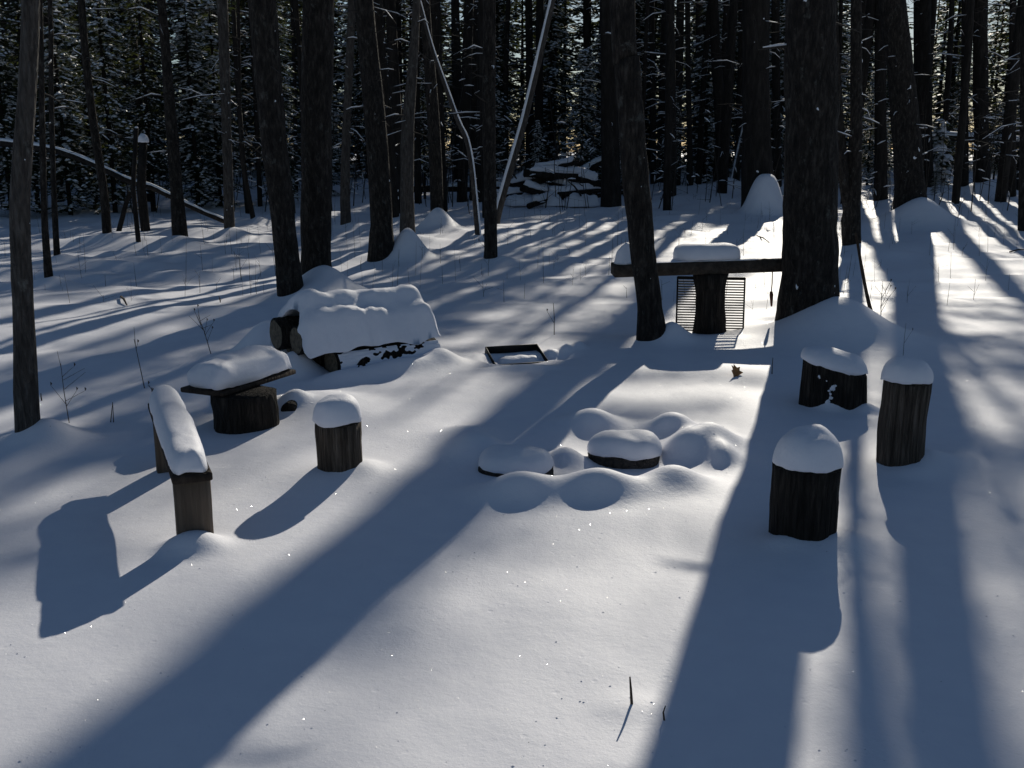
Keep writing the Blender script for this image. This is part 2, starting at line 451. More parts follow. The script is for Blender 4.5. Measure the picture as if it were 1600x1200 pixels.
class MB:
    def __init__(s): s.v, s.f = [], []
    def add(s, VF):
        o = len(s.v); s.v += list(VF[0]); s.f += [tuple(i + o for i in f) for f in VF[1]]
    def build(s, name, mat, parent=None, smooth=True): return mesh_obj(name, s.v, s.f, mat, parent, smooth)
def resample(pts, rad, n):
    out_p, out_r = [], []
    m = len(pts) - 1
    P = [pts[0] * 2 - pts[1]] + list(pts) + [pts[-1] * 2 - pts[-2]]
    for i in range(n + 1):
        t = i / n * m; k = min(int(t), m - 1); f = t - k
        p0, p1, p2, p3 = P[k], P[k + 1], P[k + 2], P[k + 3]
        out_p.append(0.5 * ((2 * p1) + (p2 - p0) * f + (2 * p0 - 5 * p1 + 4 * p2 - p3) * f * f + (3 * p1 - p0 - 3 * p2 + p3) * f ** 3))
        out_r.append(rad[k] * (1 - f) + rad[k + 1] * f)
    return out_p, out_r
def snow_pillow(a, b, h, n=2.0, flat=2.0, seg=40, rings=9, lump=0.08, seed=0.0, over=0.012, skew=(0, 0)):
    """rounded snow cushion on a (super)elliptic top: half sizes a, b, height h"""
    V, Fc = [], []
    a, b = a + over, b + over
    e_max = min(a, b)
    levels = [(0.05, -0.004)] + [(0.0, h * 0.06)] + [(e_max * (1 - math.cos(t) ** (2 / flat)), h * max(0.06, math.sin(t) ** (2 / flat)))
              for t in [math.pi / 2 * (k + 1) / (rings + 0.35) for k in range(rings)]]
    for e, z in levels:
        aa, bb = a - e, b - e
        for k in range(seg):
            t = 2 * math.pi * k / seg
            c, s = math.cos(t), math.sin(t)
            x = aa * math.copysign(abs(c) ** (2 / n), c); y = bb * math.copysign(abs(s) ** (2 / n), s)
            q = Vector((x, y, z))
            w = nz(q, 5.0, seed) * lump * 1.4 + nz(q, 14.0, seed + 3) * lump * 0.6 + nz(q, 33.0, seed + 7) * lump * 0.12
            f = z / h
            V.append(Vector((x * (1 + w * 0.6) + skew[0] * f, y * (1 + w * 0.6) + skew[1] * f, z * (1 + w) + ((0.016 * nz(q, 9.0, seed) + 0.007 * nz(q, 26.0, seed)) if f < 0.1 else 0))))
    L = len(levels)
    for i in range(L - 1):
        for k in range(seg):
            p, q = i * seg + k, i * seg + (k + 1) % seg
            Fc.append((p, q, q + seg, p + seg))
    Fc.append(tuple(range(seg))[::-1])
    o, h2 = (L - 1) * seg, seg // 2
    for k in range(h2):                       # top closed by strips across the short way
        if a >= b: q = (k, k + 1, seg - k - 1, (seg - k) % seg)
        else: q = tuple(((j + seg // 4) % seg) for j in (k, k + 1, seg - k - 1, (seg - k) % seg))
        q = list(dict.fromkeys(q))
        if len(q) > 2: Fc.append(tuple(o + j for j in q))
    return V, Fc
def xf(VF, loc=(0, 0, 0), rz=0.0, rx=0.0, ry=0.0):
    m = Matrix.Translation(loc) @ Matrix.Rotation(rz, 4, 'Z') @ Matrix.Rotation(ry, 4, 'Y') @ Matrix.Rotation(rx, 4, 'X')
    return [m @ Vector(v) for v in VF[0]], VF[1]
def box(sx, sy, sz, bev=0.006, div=1, wob=0.0, seed=0.0):
    """bevelled box centred in x,y, from z=0 to sz"""
    V, Fc = [], []
    def ring(z, e, u):
        x, y = sx / 2 - e, sy / 2 - e
        pts = [(-x + u, -y), (x - u, -y), (x, -y + u), (x, y - u), (x - u, y), (-x + u, y), (-x, y - u), (-x, -y + u)]
        for p in pts:
            w = wob * nz((p[0], p[1], z), 6.0, seed)
            V.append(Vector((p[0] + w, p[1] + w, z + w)))
    zs = [(0, bev), (bev, 0)] + [(bev + (sz - 2 * bev) * k / div, 0) for k in range(1, div)] + [(sz - bev, 0), (sz, bev)]
    for z, e in zs: ring(z, e, bev)
    for i in range(len(zs) - 1):
        for k in range(8):
            a, b = i * 8 + k, i * 8 + (k + 1) % 8
            Fc.append((a, b, b + 8, a + 8))
    Fc.append(tuple(range(8))[::-1]); Fc.append(tuple((len(zs) - 1) * 8 + k for k in range(8)))
    return V, Fc

# ------------------------------------------------------------------ foliage arrays
def bough_quads(o, az, L, droop, r, n_st=9, width=0.055):
    """needle sprays of one conifer bough as loose quads; also returns points on its spine"""
    d = np.array([math.cos(az), math.sin(az), 0.0]); side = np.array([-d[1], d[0], 0.0])
    t = np.linspace(0.15, 1.0, n_st)
    spine = o + np.outer(t * L, d) + np.outer(-droop * L * t ** 1.6 + 0.12 * L * t, [0, 0, 1.0])
    Q = []
    for sgn in (-1, 1):
        l = L * 0.42 * (1.08 - t) + 0.10
        l = l * r.uniform(0.7, 1.25, n_st)
        dirs = d * 0.75 + side * sgn * 0.75 + np.stack([0 * t, 0 * t, r.uniform(-0.5, 0.02, n_st)], 1)
        dirs /= np.linalg.norm(dirs, axis=1)[:, None]
        tip = spine + dirs * l[:, None]
        mid = spine + dirs * (l * 0.45)[:, None]
        wv = np.cross(dirs, np.array([0, 0, 1.0])); wv /= np.linalg.norm(wv, axis=1)[:, None] + 1e-6
        wv = wv * (width * r.uniform(0.7, 1.3, n_st))[:, None]
        wv[:, 2] += r.uniform(-0.02, 0.02, n_st)
        Q.append(np.stack([spine, mid + wv, tip, mid - wv], 1))
    tipq = np.stack([spine[-1], spine[-1] + d * 0.1 + side * width, spine[-1] + d * 0.3 - [0, 0, 0.06], spine[-1] + d * 0.1 - side * width])
    Q.append(tipq[None])
    return np.concatenate(Q), spine, d, side
def snow_on_bough(spine, d, side, r, prob, size):
    """small tent-shaped snow pads lying on the bough"""
    Q = []
    for p in spine[1:]:
        if r.random() > prob: continue
        l = size * r.uniform(0.6, 1.6); w = size * r.uniform(0.35, 0.8); h = size * r.uniform(0.2, 0.5)
        off = side * r.uniform(-0.12, 0.12); a = r.uniform(-0.6, 0.6)
        dd = d * math.cos(a) + side * math.sin(a); ss = -d * math.sin(a) + side * math.cos(a)
        c = p + off + np.array([0, 0, 0.015])
        top1 = c - dd * l * 0.35 + [0, 0, h]; top2 = c + dd * l * 0.35 + [0, 0, h * 0.7]
        e = [c - dd * l * .6 + ss * w, c + dd * l * .6 + ss * w - [0, 0, .03], c + dd * l * .6 - ss * w - [0, 0, .03], c - dd * l * .6 - ss * w]
        Q.append(np.stack([e[0], e[1], top2, top1])); Q.append(np.stack([top1, top2, e[2], e[3]]))
        Q.append(np.stack([e[1], e[2], top2, top2 - [0, 0, .001]])); Q.append(np.stack([e[3], e[0], top1, top1 - [0, 0, .001]]))
    return Q
def conifer_arrays(H, z0, rad, r, step=0.3, per=6, n_st=9, width=0.055, snow=0.3, size=0.09, top_rad=0.25):
    NQ, SQ = [], []
    z = z0
    while z < H - 0.15:
        f = (z - z0) / (H - z0)
        Lm = (rad * (1 - f) ** 0.8 + top_rad * f) * (0.6 + 0.4 * min(1, f * 8))
        for k in range(per):
            az = r.uniform(0, 2 * math.pi); L = Lm * r.uniform(0.55, 1.2)
            o = np.array([0, 0, z + r.uniform(-0.12, 0.12)])
            q, sp, d, sd = bough_quads(o, az, L, r.uniform(0.25, 0.55), r, n_st, width)
            NQ.append(q); SQ += snow_on_bough(sp, d, sd, r, snow, size)
        z += step * r.uniform(0.8, 1.2)
    return np.concatenate(NQ), (np.stack(SQ) if SQ else np.zeros((0, 4, 3)))

def dead_twigs(center, rad_at, z0, z1, n, r, Lr=(0.25, 1.1), snow=0.5):
    """short dead branches on a bare trunk, and the snow lying on them (both as tubes)"""
    T, S = MB(), MB()
    for _ in range(n):
        z = r.uniform(z0, z1); az = r.uniform(0, 2 * math.pi)
        c, rr = center(z), rad_at(z)
        d = Vector((math.cos(az), math.sin(az), r.uniform(-0.35, 0.35)))
        L = r.uniform(*Lr) * r.uniform(0.5, 1.0)
        p0 = c + d * rr * 0.7
        bend = Vector((r.uniform(-.2, .2), r.uniform(-.2, .2), r.uniform(-.35, .1)))
        p1 = p0 + d * L * .5; p2 = p0 + d * L + bend * L
        w = r.uniform(0.006, 0.013)
        T.add(tube([p0, p1, p2], [w, w * .75, w * .35], 4, cap=False))
        if L > 0.5:
            q = p1 + (p2 - p1) * r.uniform(0.1, 0.5)
            for sg in (-1, 1):
                e = q + Vector((-d.y * sg, d.x * sg, r.uniform(-.3, .3))) * L * 0.35 + d * L * 0.2
                T.add(tube([q, e], [w * .55, w * .25], 3, cap=False))
        if r.random() < snow:
            a, b = r.uniform(0, .4), r.uniform(.5, 1)
            qa = p0.lerp(p1, a) + Vector((0, 0, w * 1.3)); qb = p1.lerp(p2, b * .8) + Vector((0, 0, w * 1.3))
            qm = p1 + Vector((0, 0, w * 1.6))
            S.add(tube([qa, qm, qb], [w * .4, w * .9, w * .35], 4, cap=False))
    return T, S
def snow_dabs(center, rad_at, z0, z1, n, r, side_az, spread, size):
    """lumps of snow stuck to the bark"""
    S = MB()
    for _ in range(n):
        z = r.uniform(z0, z1); az = side_az + r.normal(0, spread)
        c, rr = center(z), rad_at(z)
        d = Vector((math.cos(az), math.sin(az), 0)); s = Vector((-d.y, d.x, 0))
        w = size * r.uniform(0.5, 1.5); h = w * r.uniform(0.7, 1.8)
        p = c + d * (rr * 0.97)
        V = [p + d * w * .3]
        m = 9
        for k in range(m):
            t = 2 * math.pi * k / m; q = r.uniform(.35, 1.4)
            V.append(p + s * math.cos(t) * w * q + Vector((0, 0, math.sin(t) * h * q)) + d * (-0.02))
        S.add((V, [(0, 1 + k, 1 + (k + 1) % m) for k in range(m)]))
    return S

# ------------------------------------------------------------------ the measured trees
crown_cache = {}
def high_crown(key, H, hc, rad):
    k = (round(H), round(hc), key)
    if k not in crown_cache:
        r = np.random.default_rng(100 + len(crown_cache))
        nq, sq = conifer_arrays(H, hc, rad, r, step=0.45, per=5, n_st=7, width=0.055, snow=0.12, size=0.12)
        crown_cache[k] = quads_mesh('crown', nq, M['needles'])
    return crown_cache[k]
SNOWY = {13: (9, 0.03, -1.7, 0.5), 16: (16, 0.05, -0.6, 0.7), 3: (5, 0.025, -0.5, 0.6), 1: (5, 0.03, -0.3, 0.3), 8: (9, 0.018, -0.8, 0.5),
         29: (26, 0.035, -0.1, 0.4), 26: (12, 0.035, -1.2, 0.8), 12: (12, 0.05, -1.2, 0.8), 20: (4, 0.04, -1, .5), 19: (9, 0.05, -1.0, 0.6), 18: (7, 0.045, -1.0, 0.6), 14: (5, 0.03, -0.8, 0.6)}
for i, ((pts, H_, hc, bk, md, lab), b) in enumerate(zip(TREES, TREE_BASE)):
    r = np.random.default_rng(500 + i)
    zb = hz(b.x, b.y)
    root = thing('pine_tree', lab, 'tree', (b.x, b.y, float(base_z(b.y))), 0, 'trees around the clearing')
    zoff = float(base_z(b.y))
    P, Rd = [], []
    for (px, py, w) in pts:
        p, t = at_depth(px, py, b.y)
        P.append(p - Vector((b.x, b.y, zoff))); Rd.append(0.5 * w * t / FPX)
    # foot: flared and sunk in the snow
    foot = P[0].copy(); foot.z = -0.35
    P[0].z = max(P[0].z, 0.0)
    flare = 1.18
    lean = (P[-1] - P[-2]); lean = lean / max(lean.z, 0.1)
    top0 = P[-1]
    hh = max(H_, top0.z + 3) + (1.5 if b.y > 24 else 0)
    for f in (0.35, 0.7, 1.0):
        dz = (hh - top0.z) * f
        P.append(top0 + Vector((lean.x * dz * (0.9 - 0.4 * f) * (1.15 if i == 16 else 1.0) + 0.06 * r.normal(), 0.1 * r.normal(), dz)))
        Rd.append(Rd[len(pts) - 1] * (1 - 0.82 * f))
    P = [foot, P[0]] + P[1:]; Rd = [Rd[0] * flare * 1.1, Rd[0] * flare] + Rd[1:]
    near = b.y < 14
    PP, RR = resample(P, Rd, 44 if near else 24)
    zz = [p.z for p in PP]
    def center(z, PP=PP, zz=zz):
        k = max(0, min(len(zz) - 2, int(np.searchsorted(zz, z)) - 1)); f = (z - zz[k]) / max(1e-4, zz[k + 1] - zz[k])
        return PP[k].lerp(PP[k + 1], max(0, min(1, f)))
    def rad_at(z, RR=RR, zz=zz): return float(np.interp(z, zz, RR))
    tv, tf = tube(PP, RR, 26 if near else 14, 0.10, 5.0, i * 3.1)
    mesh_obj('trunk', tv, tf, M[bk], root)
    ztop = top0.z + 0.8
    nt_ = int(10 + 16 * (b.y > 14) + (20 if b.y > 20 else 0))
    if i in (0,): nt_ = 0
    T, S = dead_twigs(center, rad_at, 1.5 if not near else 2.2, max(ztop + 1.5, 4.0), nt_, r, (0.25, 1.1) if b.y > 17 else (0.15, 0.6))
    if T.v: T.build('twigs', M['twig'], root)['kind'] = 'stuff'
    if S.v: S.build('twig_snow', M['snowfleck'], root)['kind'] = 'stuff'
    n, sz, az, sp = SNOWY.get(i, (2, 0.02, -0.3, 0.8))
    D = snow_dabs(center, rad_at, 0.35, ztop, n, r, az, sp, sz)
    if i in (13, 16):       # snow plastered on the bark just above the mound
        D2 = snow_dabs(center, rad_at, 0.30 if i == 13 else 0.5, 0.62 if i == 13 else 1.1, 15, r, -1.2, 0.6, 0.032)
        D.add((D2.v, D2.f))
    D.build('snow_patch', M['snowfleck'], root)['kind'] = 'stuff'
    cm = high_crown(i % 2, hh + 0.4, hc, 1.5 if hh < 14 else 1.9)
    c = bpy.data.objects.new('crown', cm); link(c, root)
    cc = center(hc); c.location = (cc.x, cc.y, 0); c.rotation_euler = (0, 0, r.uniform(0, 6.28))
# collar of rough snow at the thick trunk's foot is part of the ground mound

# ------------------------------------------------------------------ spruces of the wood: a few built, then copied
def spruce_proto(seed, H, rad, z0, psize=0.075):
    r = np.random.default_rng(seed)
    nq, sq = conifer_arrays(H, z0, rad, r, step=0.26, per=7, n_st=9, width=0.05, snow=0.5, size=psize)
    tv, tf = tube([(0, 0, -0.4), (0.03, 0, H * .3), (-0.02, 0.03, H * .65), (0, 0, H)], [H * .011, H * .009, H * .006, 0.01], 8, 0.08, 4.0, seed)
    tm = bpy.data.meshes.new('trunk'); tm.from_pydata([tuple(v) for v in tv], [], tf); tm.materials.append(M['bark_far'])
    tm.polygons.foreach_set('use_smooth', [True] * len(tm.polygons))
    return tm, quads_mesh('crown', nq, M['needles']), quads_mesh('bough_snow', sq, M['snowfleck'])
PROTO = [spruce_proto(11, 9.5, 1.7, 0.5, 0.11), spruce_proto(12, 11.0, 1.9, 1.2), spruce_proto(13, 8.0, 1.5, 0.3, 0.12), spruce_proto(14, 12.0, 1.6, 2.2)]
def place_spruce(x, y, k, s, label, group, name='spruce_tree'):
    root = thing(name, label, 'tree', (x, y, float(base_z(y)) - 0.05), rng.uniform(0, 6.28), group)
    root.scale = (s, s, s * rng.uniform(0.9, 1.1))
    for nm, d in zip(('trunk', 'crown', 'bough_snow'), PROTO[k]):
        link(bpy.data.objects.new(nm, d), root)
    return root
taken = [(b.x, b.y, 1.0) for b in TREE_BASE]
def free(x, y, d):
    return all((x - a) ** 2 + (y - b) ** 2 > (d + e) ** 2 * 0.25 for a, b, e in taken)
# low boughed ones on the left, then the wall of the wood
LANDMARKS = sorted([(45, 'the curved grey trunk'), (282, 'the collared trunk'), (359, 'the snow-patched trunk'), (480, 'the dark pair'), (596, 'the snow-hump trunk'),
    (684, 'the snow-cone trunk'), (766, 'the straight slim trunk'), (868, 'the brush pile'), (985, 'the table-side trunk'), (1131, 'the dark straight trunk'),
    (1184, 'the snow-dome trunk'), (1265, 'the thickest trunk'), (1415, 'the stout leaning trunk'), (1533, 'the log-crossed trunk')])
ORD = ['first', 'second', 'third', 'fourth', 'fifth', 'sixth', 'seventh', 'eighth', 'ninth', 'tenth', 'eleventh', 'twelfth', 'thirteenth', 'fourteenth', 'fifteenth', 'sixteenth', 'seventeenth', 'eighteenth', 'nineteenth', 'twentieth']
def label_by_place(items, what):
    """items: (object, x, y): label each by the landmarks it stands between, counted from the left"""
    slots = {}
    for o, x, y in items:
        px = 800 + FPX * x / (y * CT)
        lo = [l for l in LANDMARKS if l[0] <= px]; hi = [l for l in LANDMARKS if l[0] > px]
        if not lo: ph = 'left of ' + hi[0][1]
        elif not hi: ph = 'right of ' + lo[-1][1]
        else: ph = 'between ' + lo[-1][1] + ' and ' + hi[0][1]
        slots.setdefault(ph, []).append((px, o))
    for ph, L in slots.items():
        L.sort(key=lambda q: q[0])
        for k, (px, o) in enumerate(L):
            o['label'] = (what + ' ' + ph) if len(L) == 1 else '%s, %s from the left %s' % (what, ORD[min(k, 19)], ph)
SPRUCES = []
LEFT = [(20, 338, 0, 5.5), (-60, 345, 2, 5), (110, 332, 2, 4.8), (180, 330, 0, 5.6), (240, 326, 1, 6), (310, 322, 0, 5.5), (60, 328, 1, 6), (150, 322, 0, 6.5), (-20, 330, 3, 6.5), (345, 318, 2, 5)]
HP = [9.5, 11.0, 8.0, 12.0]
for px, py, k, h in LEFT:
    p = g(px, py)
    SPRUCES.append((place_spruce(p.x, p.y, k, h / HP[k], 'x', 'spruces of the wood'), p.x, p.y))
    taken.append((p.x, p.y, 1.5))
cnt = 0
while cnt < 66:
    y = rng.uniform(27, 42); x = rng.uniform(-0.62, 0.66) * y
    if not free(x, y, 1.5) or (x / y > 0.3 and rng.random() < 0.6): continue
    taken.append((x, y, 1.3)); cnt += 1
    k = int(rng.integers(0, 4))
    hs = 0.6 if x / y > 0.3 else 1.0
    h = max(4.0, 0.47 * (y - 21.0) + rng.uniform(0.5, 2.2)) if x / y < -0.2 else max(2.0, 0.47 * (y - 22.5) + rng.uniform(-0.6, 0.8))
    SPRUCES.append((place_spruce(x, y, k, hs * h / HP[k], 'x', 'spruces of the wood'), x, y))
label_by_place(SPRUCES, 'dark snow-flecked spruce')
# bare far trunks
def bare_proto(seed, H, r0):
    r = np.random.default_rng(seed)
    pts = [Vector((0, 0, -0.4)), Vector((r.normal(0, .08), 0, H * .35)), Vector((r.normal(0, .15), 0, H * .7)), Vector((r.normal(0, .2), 0, H))]
    tv, tf = tube(*resample(pts, [r0 * 1.1, r0, r0 * .75, r0 * .3], 10), 9, 0.1, 4.0, seed)
    tm = bpy.data.meshes.new('trunk'); tm.from_pydata([tuple(v) for v in tv], [], tf); tm.materials.append(M['bark_far'])
    tm.polygons.foreach_set('use_smooth', [True] * len(tm.polygons))
    T, S = dead_twigs(lambda z: Vector((0, 0, z)), lambda z: r0, 1.0, 7.0, 46, r, (0.3, 1.3), 0.6)
    def mk(nm, B, m):
        d = bpy.data.meshes.new(nm); d.from_pydata([tuple(v) for v in B.v], [], B.f); d.materials.append(m); return d
    return tm, mk('twigs', T, M['twig']), mk('twig_snow', S, M['snowfleck'])
BARE = [bare_proto(21, 12, .09), bare_proto(22, 11, .13), bare_proto(23, 12, .17), bare_proto(24, 9, .06)]
cnt = 0
BARES = []
while cnt < 70:
    y = rng.uniform(23.5, 40); x = rng.uniform(-0.60, 0.66) * y
    if not free(x, y, 0.6) or -0.9 < x - math.tan(SUN_AZ) * (y - 4.0) < 1.5: continue   # keep the lit clearing lit
    taken.append((x, y, 0.5)); cnt += 1
    root = thing('bare_tree', 'x', 'tree', (x, y, float(base_z(y)) - 0.05), rng.uniform(0, 6.28), 'bare trunks in the depth of the wood')
    root.rotation_euler = (rng.normal(0, .015), rng.normal(0, .02), rng.uniform(0, 6.28))
    for nm, d in zip(('trunk', 'twigs', 'twig_snow'), BARE[int(rng.integers(0, 4))]):
        c = link(bpy.data.objects.new(nm, d), root)
        if nm != 'trunk': c['kind'] = 'stuff'
    BARES.append((root, x, y))
label_by_place(BARES, 'bare far trunk')
# the far wood beyond reads as one dark mass
def far_wood():
    r = np.random.default_rng(77)
    Ns, Ss, Tr = [], [], MB()
    protos = [conifer_arrays(H, 0.3, rad, np.random.default_rng(60 + k), step=0.42, per=7, n_st=4, width=0.13, snow=0.25, size=0.13) for k, (H, rad) in enumerate([(11, 2.2), (13, 2.4), (9, 2.0)])]
    rows = []
    for yy in (43, 46, 49.5, 54, 60):
        w = 0.8 * yy
        for xx in np.arange(-w, w, 2.3 if yy < 50 else 2.8): rows.append((xx + r.uniform(-1, 1), yy + r.uniform(-1.5, 1.5)))
    for x, y in rows:
        k = int(r.integers(0, 3)); s = min(1.2, 0.47 * (y - 20.5) / (11, 13, 9)[k]) * r.uniform(0.85, 1.08) * (0.75 if x / y > 0.3 else 1.0); a = r.uniform(0, 6.28)
        Rm = np.array([[math.cos(a), -math.sin(a), 0], [math.sin(a), math.cos(a), 0], [0, 0, 1]]) * s
        o = np.array([x, y, float(base_z(y))])
        Ns.append(protos[k][0] @ Rm.T + o); Ss.append(protos[k][1] @ Rm.T + o)
        Tr.add(tube([(x, y, 0.5), (x, y, 10 * s)], [0.14, 0.03], 6, cap=False))
    o = link(bpy.data.objects.new('far_wood', quads_mesh('far_wood', np.concatenate(Ns), M['needles'])))
    tag(o, 'dark mass of far spruces closing off the wood', 'forest', kind='stuff')
    o2 = link(bpy.data.objects.new('bough_snow', quads_mesh('bough_snow', np.concatenate(Ss), M['snowfleck'])), o); o2['kind'] = 'stuff'
    o3 = Tr.build('trunks', M['bark_far'], o); o3['kind'] = 'stuff'
far_wood()

# ------------------------------------------------------------------ log stools
def log_stool(px, py, w_px, h, cap_h, mat, label, seed, tilt=(0, 0), flat=2.3, taper=0.0):
    b = g(px, py); dpt = b.y * CT + (CAM_H - b.z) * ST
    r0 = 0.5 * w_px * dpt / FPX
    b.y += r0 * 0.8
    zb = 0.0
    root = thing('log_stool', label, 'stool', (b.x, b.y, 0), seed, 'log stools round the fire ring')
    root.rotation_euler = (tilt[0], tilt[1], seed)
    zs = np.linspace(-0.25, h, 16)
    pts = [(0.004 * math.sin(9 * z), 0, z) for z in zs]
    rad = [r0 * (1 + taper * (z / h)) for z in zs]
    mesh_obj('log', *tube(pts, rad, 72, 0.045, 7.0, seed, True, 0.022), M[mat], root)
    V, Fc = snow_pillow(r0 * 0.97, r0 * 0.97, cap_h, 2.0, flat, 44, 10, 0.10, seed)
    mesh_obj('snow_cap', *xf((V, Fc), (0, 0, h + 0.001)), M['snowcap'], root)
    return root
log_stool(527, 752, 70, 0.285, 0.135, 'log_brown', 'short weathered log stool with thick snow cap, left of the fire ring', 1.3, (0.0, -0.03), 2.7)
log_stool(1265, 853, 104, 0.315, 0.17, 'log_dark', 'wide black log stool with tall domed snow cap, nearest the camera on the right', 4.1, (0, 0), 2.2, 0.02)
log_stool(1416, 731, 71, 0.44, 0.125, 'log_brown', 'tall narrow log stool with low snow cap at the far right of the seats', 2.2, (0, 0), 2.6)

# the squat split stump with a slanting top
def split_stump():
    b = g(1310, 640); b.y += 0.14
    root = thing('chopping_stump', 'squat dark split stump with slanting snow-covered top beside the thickest tree', 'stump', (b.x, b.y, 0))
    outline = [(-0.215, -0.02), (-0.17, -0.10), (-0.06, -0.13), (0.06, -0.17), (0.17, -0.14), (0.205, -0.02), (0.16, 0.13), (0.0, 0.19), (-0.15, 0.14)]
    pts = []
    n = len(outline)
    for k in range(n):
        for f in (0, 0.25, 0.5, 0.75):
            a, c = outline[k], outline[(k + 1) % n]
            pts.append((a[0] * (1 - f) + c[0] * f, a[1] * (1 - f) + c[1] * f))
    V, Fc = [], []
    zs = [0, .2, .4, .6, .8, .93, 1.0]
    for zi in zs:
        for (x, y) in pts:
            ztop = 0.30 - 0.20 * (x + 0.2) + 0.12 * y
            z = -0.2 + (ztop + 0.2) * zi
            s = 1.05 - 0.06 * zi + 0.08 * nz((x, y, z * .3), 9.0, 3.0)
            V.append(Vector((x * s, y * s, z)))
    m = len(pts)
    for i in range(len(zs) - 1):
        for k in range(m):
            a, c = i * m + k, i * m + (k + 1) % m
            Fc.append((a, c, c + m, a + m))
    Fc.append(tuple((len(zs) - 1) * m + k for k in range(m)))
    mesh_obj('stump', V, Fc, M['log_dark'], root, False)
    V, Fc = snow_pillow(0.20, 0.155, 0.10, 2.4, 2.5, 40, 9, 0.12, 8.0)
    V = [Vector((v.x, v.y, v.z + 0.262 - 0.20 * v.x + 0.12 * v.y)) for v in V]
    mesh_obj('snow_cap', V, Fc, M['snowcap'], root)
    S = MB(); rr = random.Random(3)
    for (x, y, z, w, n) in [(-0.12, -0.127, 0.20, .010, 2), (-0.085, -0.131, 0.19, .012, 2), (-0.03, -0.149, .16, .018, 5), (-0.05, -0.147, .11, .014, 4), (-.06, -.145, .05, .018, 4)]:
        for _ in range(n):
            cx, cz, ww = x + rr.uniform(-1, 1) * w, z + rr.uniform(-1, 1) * w * 1.6, w * rr.uniform(.6, 1.1)
            V = [Vector((cx, y - ww * .35, cz))] + [Vector((cx + ww * math.cos(t) * rr.uniform(.5, 1.4), y + .014, cz + ww * math.sin(t) * rr.uniform(.5, 1.4))) for t in [k * .698 for k in range(9)]]
            S.add((V, [(0, 1 + k, 1 + (k + 1) % 9) for k in range(9)]))
    S.build('snow_patch', M['snowcap'], root)['kind'] = 'stuff'
split_stump()

# ------------------------------------------------------------------ narrow plank bench on the left
def plank_bench():
    near = g(305, 856); far = g(268, 735)
    near.y += 0.02
    d = (far - near); d.z = 0; L = d.length; d.normalize()
    ang = math.atan2(d.y, d.x) - math.pi / 2
    root = thing('plank_bench', 'narrow plank bench on two board legs carrying a ridge of snow', 'bench', (near.x, near.y, 0), ang)
    leg_h = 0.285
    for y, h in ((0.03, leg_h), (L - 0.03, leg_h)):
        mesh_obj('leg', *xf(box(0.145, 0.07, h + 0.25, 0.006, 6, 0.004, y), (0, y, -0.25)), M['board'], root)
    mesh_obj('plank', *xf(box(0.158, L + 0.24, 0.034, 0.005, 1), (0, L / 2 + 0.08, leg_h + 0.001)), M['board_dark'], root)
    V, Fc = snow_pillow(0.074, (L + 0.24) / 2 - 0.006, 0.095, 5.0, 2.6, 92, 8, 0.10, 3.0, 0.008)
    mesh_obj('snow_cap', *xf((V, Fc), (0, L / 2 + 0.08, leg_h + 0.037)), M['snowcap'], root)
plank_bench()

# ------------------------------------------------------------------ board on a black stump
def board_table():
    z = 0.225
    c1, c2, c3 = g(298, 608, z), g(348, 621, z), g(463, 584, z)
    e = c3 - c2; e.z = 0; L = e.length; e.normalize()
    f = Vector((-e.y, e.x, 0)); W = max(0.26, min(0.36, abs((c1 - c2).dot(f))))
    ctr = c2 + e * L / 2 + f * W / 2
    ang = math.atan2(e.y, e.x)
    root = thing('board_table', 'low board table on a black stump under a thick snow slab', 'table', (ctr.x, ctr.y, 0), ang)
    mesh_obj('board', *xf(box(L, W, 0.028, 0.004), (0, 0, z)), M['board_dark'], root)
    b = g(372, 684); inv = Matrix.Rotation(-ang, 4, 'Z')
    q = inv @ (Vector((b.x, b.y + 0.19, 0)) - Vector((ctr.x, ctr.y, 0)))
    V, Fc = tube([(q.x, q.y, zz) for zz in np.linspace(-0.25, z - 0.001, 10)], [0.185 + 0.02 * (k < 4) for k in range(10)], 36, 0.12, 5.0, 4.4, True, 0.01)
    mesh_obj('stump', V, Fc, M['log_dark'], root)
    V, Fc = snow_pillow(L / 2 - 0.014, W / 2 - 0.014, 0.155, 6.0, 3.4, 72, 10, 0.2, 6.0)
    mesh_obj('snow_cap', *xf((V, Fc), (0, 0, z + 0.03)), M['snowcap'], root)
    c = g(408, 628, 0.13); c.y -= 0.02
    q = inv @ (Vector((c.x, c.y, 0)) - Vector((ctr.x, ctr.y, 0)))
    V, Fc = snow_pillow(0.04, 0.035, 0.075, 2.0, 2.0, 16, 7, 0.2, 9.0)
    mesh_obj('snow_clump', *xf((V, Fc), (q.x, q.y - 0.03, 0.135)), M['snowcap'], root)
    # short round log half buried under the far end
    p = g(452, 655)
    lg = thing('buried_log', 'short dark log end poking from the snow under the board table', 'log', (p.x, p.y, 0))
    V, Fc = tube([(0, -0.03, 0.062), (0.0, -0.025, 0.062), (0.01, 0.1, 0.055), (0.02, 0.22, 0.04)], [0.034, 0.046, 0.05, 0.05], 18, 0.1, 8.0, 2.0)
    mesh_obj('log', V, Fc, M['log_dark'], lg)
board_table()

